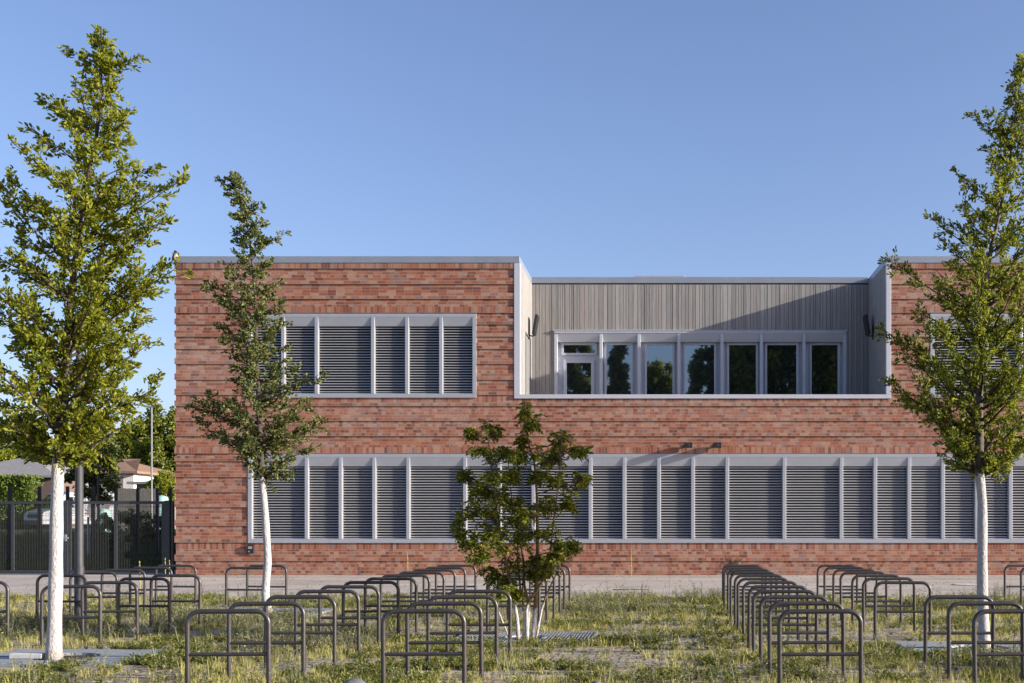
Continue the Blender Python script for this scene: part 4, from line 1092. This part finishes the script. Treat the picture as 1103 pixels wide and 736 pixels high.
M['vanpaint'] = simple('silver_paint', (0.24, 0.265, 0.29), .3, .4, .04); M['carpaint'] = simple('dark_car_paint', (0.03, 0.035, 0.045), .25, .3, .05)
M['lampglass'] = simple('headlight_glass', (0.35, 0.36, 0.36), .15, .2, .05)
vehicle('parked_van', 'silver van parked facing the gate beyond the mesh fence', 'van', 35, 70, math.radians(-28),
        [(0.0, .3), (0.02, .95), (.12, 1.1), (.85, 1.32), (1.55, 2.25), (1.9, 2.42), (5.4, 2.45), (5.55, 2.2), (5.55, .3)], 1.95, M['vanpaint'], [(.88, 1.35, 1.53, 2.20)], .88, (.95, 4.3))
vehicle('parked_car', 'dark car parked left of the silver van', 'car', -6, 72, math.radians(14),
        [(0.0, .25), (0.0, .65), (.1, .8), (1.1, .98), (1.8, 1.42), (3.1, 1.48), (4.0, 1.05), (4.3, .95), (4.3, .25)], 1.78, M['carpaint'], [(1.12, 1.0, 1.78, 1.40)], .66, (.8, 3.4))
M['teal'] = simple('pale_green_plastic', (0.28, 0.45, 0.42), .5, 0, .1)
def container(px, ytop, Y, w, label):
    x = wx(px, Y); z0 = terrain_z(x, Y); h = wz(ytop, Y) - z0; t = thing('recycling_container', label, 'container', (x, Y, z0), 0, 'pale green recycling containers')
    m = MB(); m.lathe(0, 0, [(w, 0), (w * 1.04, h * .5), (w, h * .75), (w * .7, h * .95), (w * .1, h)], 20); m.build('body', M['teal'], t, smooth=True)
    m = MB(); m.lathe(0, -w * .9, [(.12, h * .66), (.12, h * .74)], 12); m.build('slot', M['black'], t)
container(174.5, 533.5, 64, .42, 'pale green rounded container next to the brick corner'); container(112, 548, 60, .35, 'pale green rounded container right of the dark pole')

# unseen trees added behind the camera, shaped for the terrace window reflections
for i, (x, y, top, rx, lm, nc) in enumerate(((-8.3, -22, 19, 2.3, 'leaf_dark', 130), (-4.4, -20, 18.3, 0.95, 'leaf_dark', 110), (-0.7, -23, 16.3, 2.0, 'leaf_mid', 120), (2.9, -20, 17.8, 1.6, 'leaf_dark', 110), (6.6, -20, 23, 2.6, 'leaf_mid', 190), (10.4, -21, 24, 3.0, 'leaf_dark', 200), (15, -21, 23, 3.0, 'leaf_mid', 190))):
    blob_tree('reflection_tree', 'large unseen tree added for reflections in the terrace windows, %s from the left' % ('first', 'second', 'third', 'fourth', 'fifth', 'sixth', 'seventh')[i], x, y, 0, (0, top * .6, rx, rx, top * .40), M[lm], 90 + i, nc, 110, .42, .25, 'added trees for window reflections')

# ================================================================== WEEDS AND GRASS
def vnoise(x, y, s, o=0): return mnoise.noise(Vector((x * s + o, y * s * 1.0, o * 1.7)))
def scatter(n, dens, seed, y0=9.2, y1=24.3):
    rd = random.Random(seed); out = []
    while len(out) < n:
        y = y0 + (y1 - y0) * rd.random() ** 1.15; xa = (-200 - HX) * y / F; xb = (1290 - HX) * y / F; x = rd.uniform(xa, xb)
        if rd.random() < dens(x, y) and not in_pit(x, y): out.append((x, y))
    return np.array(out)
PITS = [(t1.location.x, 13.15), ((563 - HX) * 15.1 / F, 15.35), (t4.location.x, 14.1), (t2.location.x, 19.9)]
def in_pit(x, y):
    for a, b in PITS:
        if abs(x - a) < .97 and -0.60 < y - b < .77: return True
    return False
def bare(x, y):
    w = vnoise(x * .25, y, 2.6, 61) + .3 * vnoise(x, y * 2, 1.5, 9)
    return max(0, min(.9, (w - .01) * 4))
def dens_green(x, y):
    v = vnoise(x, y * 1.8, .55, 3) * 1.3 + vnoise(x, y, 1.9, 8) * .7
    rackside = min(abs(y - yy) * 0.9 + abs(x - xx) for xx, yy in RACKPOS) < .55
    return max(0.02, min(1, .10 + v * 1.25 + (.16 if rackside else 0) + (.10 if y > 21.5 else 0) - (0.3 if y < 11.6 else 0) - bare(x, y)))
def dens_dry(x, y):
    v = vnoise(x, y * 1.5, .8, 21) + vnoise(x, y, 2.7, 5) * .6
    return max(.04, min(1, .5 + v * .9 - bare(x, y)))
def inst(protos, pos, smin, smax, seed):
    """protos: list of (V,F); returns merged mesh"""
    rng = np.random.default_rng(seed); VV = []; FF = []; off = 0
    pick = rng.integers(0, len(protos), len(pos))
    for k, (V, Fc) in enumerate(protos):
        p = pos[pick == k]; n = len(p)
        if n == 0: continue
        a = rng.uniform(0, 2 * np.pi, n); s = rng.uniform(smin, smax, n)[:, None]; c, si = np.cos(a)[:, None], np.sin(a)[:, None]
        X = (V[None, :, 0] * c - V[None, :, 1] * si) * s + p[:, 0:1]; Yy = (V[None, :, 0] * si + V[None, :, 1] * c) * s + p[:, 1:2]
        Z = V[None, :, 2] * s * rng.uniform(.75, 1.2, (n, 1)) + np.zeros_like(X)
        W_ = np.stack([X, Yy, Z], -1).reshape(-1, 3)
        Fk = (Fc[None] + (np.arange(n) * len(V))[:, None, None]).reshape(-1, 4) + off
        VV.append(W_); FF.append(Fk); off += len(W_)
    return np.concatenate(VV), np.concatenate(FF)
def blade_tuft(seed, nb, h, spread, w):
    rng = np.random.default_rng(seed); parts = []
    for i in range(nb):
        a = rng.uniform(0, 6.28); d = np.array([math.cos(a), math.sin(a), 0]); b = d * rng.uniform(0, spread * .5); L = h * rng.uniform(.5, 1.2)
        lean = rng.uniform(.1, .8); sd = np.array([-d[1], d[0], 0]) * w * .5
        p0 = b; p1 = b + d * L * lean * .35 + np.array([0, 0, L * .6]); p2 = b + d * L * lean + np.array([0, 0, L * (1 - lean * .25)])
        V = np.array([p0 - sd, p0 + sd, p1 + sd * .8, p1 - sd * .8, p2 + sd * .15, p2 - sd * .15]); parts.append((V, np.array([[0, 1, 2, 3], [3, 2, 4, 5]])))
    return merge(parts)
def leafy(seed, ns, h, spread, nl, L, W):
    rng = np.random.default_rng(seed); P = []; Dd = []; parts = []
    for i in range(ns):
        a = rng.uniform(0, 6.28); tip = np.array([math.cos(a) * spread * rng.uniform(.2, 1), math.sin(a) * spread * rng.uniform(.2, 1), h * rng.uniform(.5, 1.1)])
        tube_np(parts, [np.zeros(3), tip * np.array([.4, .4, .6]), tip], .0025, .001, 3)
        for k in range(nl):
            t = (k + .6) / nl; q = tip * np.array([t ** 1.3, t ** 1.3, t]); P.append(q); v = rng.normal(size=3); v[2] = abs(v[2]) * .5; Dd.append(v)
    parts.append(leaves(np.array(P), np.array(Dd), L, W, rng, up=.6)); return merge(parts)
M['g_dry'] = leaf_mat('dry_grass', [(0.38, 0.33, 0.13), (0.46, 0.40, 0.19), (0.35, 0.35, 0.09), (0.29, 0.31, 0.07), (0.52, 0.45, 0.27)], .25, .7)
M['g_green'] = leaf_mat('weed_green', [(0.06, 0.085, 0.02), (0.12, 0.145, 0.035), (0.19, 0.21, 0.05), (0.28, 0.27, 0.10)], .25, .7)
M['g_grey'] = leaf_mat('greyish_weeds', [(0.10, 0.13, 0.06), (0.15, 0.18, 0.09), (0.22, 0.22, 0.12), (0.30, 0.24, 0.18)], .2, .7)
pr = [blade_tuft(i, 9, .075, .10, .006) for i in range(5)] + [blade_tuft(10 + i, 6, .13, .12, .006) for i in range(2)]
V, Fc = inst(pr, scatter(18500, dens_dry, 1), .5, 1.25, 1); tag(np_mesh('dry_grass', V, Fc, M['g_dry']), 'dry yellowish grass growing through the sandy paving', 'grass', kind='stuff')
pr = [leafy(i, 8, .09, .10, 6, .026, .013) for i in range(5)]
V, Fc = inst(pr, scatter(7600, dens_green, 2), .45, 1.25, 2); tag(np_mesh('green_weeds', V, Fc, M['g_green']), 'low green weeds spreading between the bicycle racks', 'weeds', kind='stuff')
def dens_tall(x, y):
    px = HX + x * F / y; v = vnoise(x, y, .7, 40)
    hot = 0
    for (cx, cy, r) in ((-6.9, 18.0, 1.6), (-4.6, 14.8, 1.3), (-1.2, 20, 1.6), (-10, 16.5, 2.0), (4.5, 12, 1.5), (1.0, 23.5, 1.2), (-7.8, 22, 1.2), (-0.9, 22.5, 1.2), (6, 21, 1.5)):
        hot = max(hot, 1 - math.hypot(x - cx, (y - cy)) / r)
    return max(.02, min(1, hot * 1.2 + v * .35 - .02))
pr = [leafy(30 + i, 5, .26, .13, 9, .03, .011) for i in range(4)] + [blade_tuft(50, 7, .30, .16, .007)]
V, Fc = inst(pr, scatter(2300, dens_tall, 3), .55, 1.3, 3); tag(np_mesh('tall_weeds', V, Fc, M['g_grey']), 'knee-high grey green weeds in clumps beside the racks', 'weeds', kind='stuff')
# weeds along the foot of the wall and in footpath joints
rd = random.Random(8); pos = [(rd.uniform(-15, 10), 34.2 - abs(rd.gauss(0, .05))) for _ in range(150)] + [(rd.uniform(-18, 11), 27.6 + rd.gauss(0, .05)) for _ in range(90)] + [(rd.uniform(-20, 11), 24.26 + rd.gauss(0, .12)) for _ in range(700)]
V, Fc = inst(pr[:4] + [blade_tuft(51, 8, .12, .1, .007)], np.array(pos), .25, .7, 4); tag(np_mesh('joint_weeds', V, Fc, M['g_grey']), 'sparse weeds along the footpath edge and wall foot', 'weeds', kind='stuff')
# grass behind the gate (shaded)
pos = []
while len(pos) < 5200:
    y = rd.uniform(36.2, 58); x = rd.uniform(-46, -15.4)
    if x > (y - 35.5) * -.2 - 16.2 and y < 42: continue
    pos.append((x, y))
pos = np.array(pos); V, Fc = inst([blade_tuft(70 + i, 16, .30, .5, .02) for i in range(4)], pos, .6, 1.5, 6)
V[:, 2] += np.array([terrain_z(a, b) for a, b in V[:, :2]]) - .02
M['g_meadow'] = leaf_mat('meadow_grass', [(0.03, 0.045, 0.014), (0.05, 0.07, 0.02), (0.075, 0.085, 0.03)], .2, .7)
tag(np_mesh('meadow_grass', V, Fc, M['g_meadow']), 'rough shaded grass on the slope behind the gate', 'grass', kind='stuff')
rg = np.random.default_rng(77); nL = 2600
yy = 9.4 + 24.6 * rg.random(nL) ** 1.3; xx = (-40 - HX + 1200 * rg.random(nL)) * yy / F
Pl = np.stack([xx, yy, np.full(nL, .012) + rg.random(nL) * .02], 1); Dl = rg.normal(size=(nL, 3)) * np.array([1, 1, .25])
V, Fc = leaves(Pl, Dl, .055 * rg.uniform(.6, 1.2, nL), .028, rg, up=.9)
M['litter'] = leaf_mat('fallen_leaves', [(0.16, 0.10, 0.05), (0.28, 0.18, 0.08), (0.36, 0.28, 0.13), (0.12, 0.10, 0.05)], .1, .8)
tag(np_mesh('fallen_leaves', V, Fc, M['litter']), 'dry brown leaves fallen on the paving and the footpath', 'leaves', kind='stuff')
# individual yellow stalks
M['stalk'] = simple('yellow_stalk', (0.42, 0.36, 0.09), .8, 0, .3, 40)
def stalk(px, Y, ytop, label):
    x = (px - HX) * Y / F; h = CAMZ + (HY - ytop) * Y / F; rd = random.Random(int(px)); t = thing('yellow_stalk', label, 'plant', (x, Y, 0), 0, 'upright yellow weed stalks')
    m = MB(); m.tube([(0, 0, -.01), (.01, 0, h * .5), (-.004, 0, h)], [.008, .007, .003], 6); m.build('stem', M['stalk'], t)
    m = MB()
    for i in range(int(h * 60)):
        z = h * rd.uniform(.3, 1); a = rd.uniform(0, 6.28); r = .022 * (1.15 - z / h * .6); m.tube([(0, 0, z), (r * math.cos(a), r * math.sin(a), z + .012)], [.009, .004], 5)
    m.build('flower_spike', M['stalk'], t)
stalk(150.4, 21.5, 604, 'tall yellow stalk among the racks left of the brick corner')
stalk(178, 31, 601, 'pair of yellow stalks at the brick corner, left one'); stalk(182.5, 31, 603, 'pair of yellow stalks at the brick corner, right one')
stalk(209.5, 23, 634, 'short yellow stalk beside a rack leg near the brick corner'); stalk(680, 33.9, 592, 'thin yellow stalk against the brick right of the small tree')
stalk(439, 33.9, 595, 'thin yellow stalk against the brick behind the full left row')
# dead creeper on the wall
t = thing('dead_creeper', 'leafless dark creeper twigs on the brick foot behind the right rack row', 'plant', (wx(793), D - .03, 0)); m = MB(); rd = random.Random(5)
for i in range(26):
    x, z = rd.uniform(-.12, .12), 0.0; pts = [(x, 0, 0)]
    for k in range(7):
        x += rd.uniform(-.09, .08); z += rd.uniform(.02, .12); pts.append((x, -abs(rd.gauss(0, .02)), z))
    m.tube(pts, [.007, .006, .006, .005, .004, .004, .003, .002], 4)
m.build('twigs', M['twig'], t)
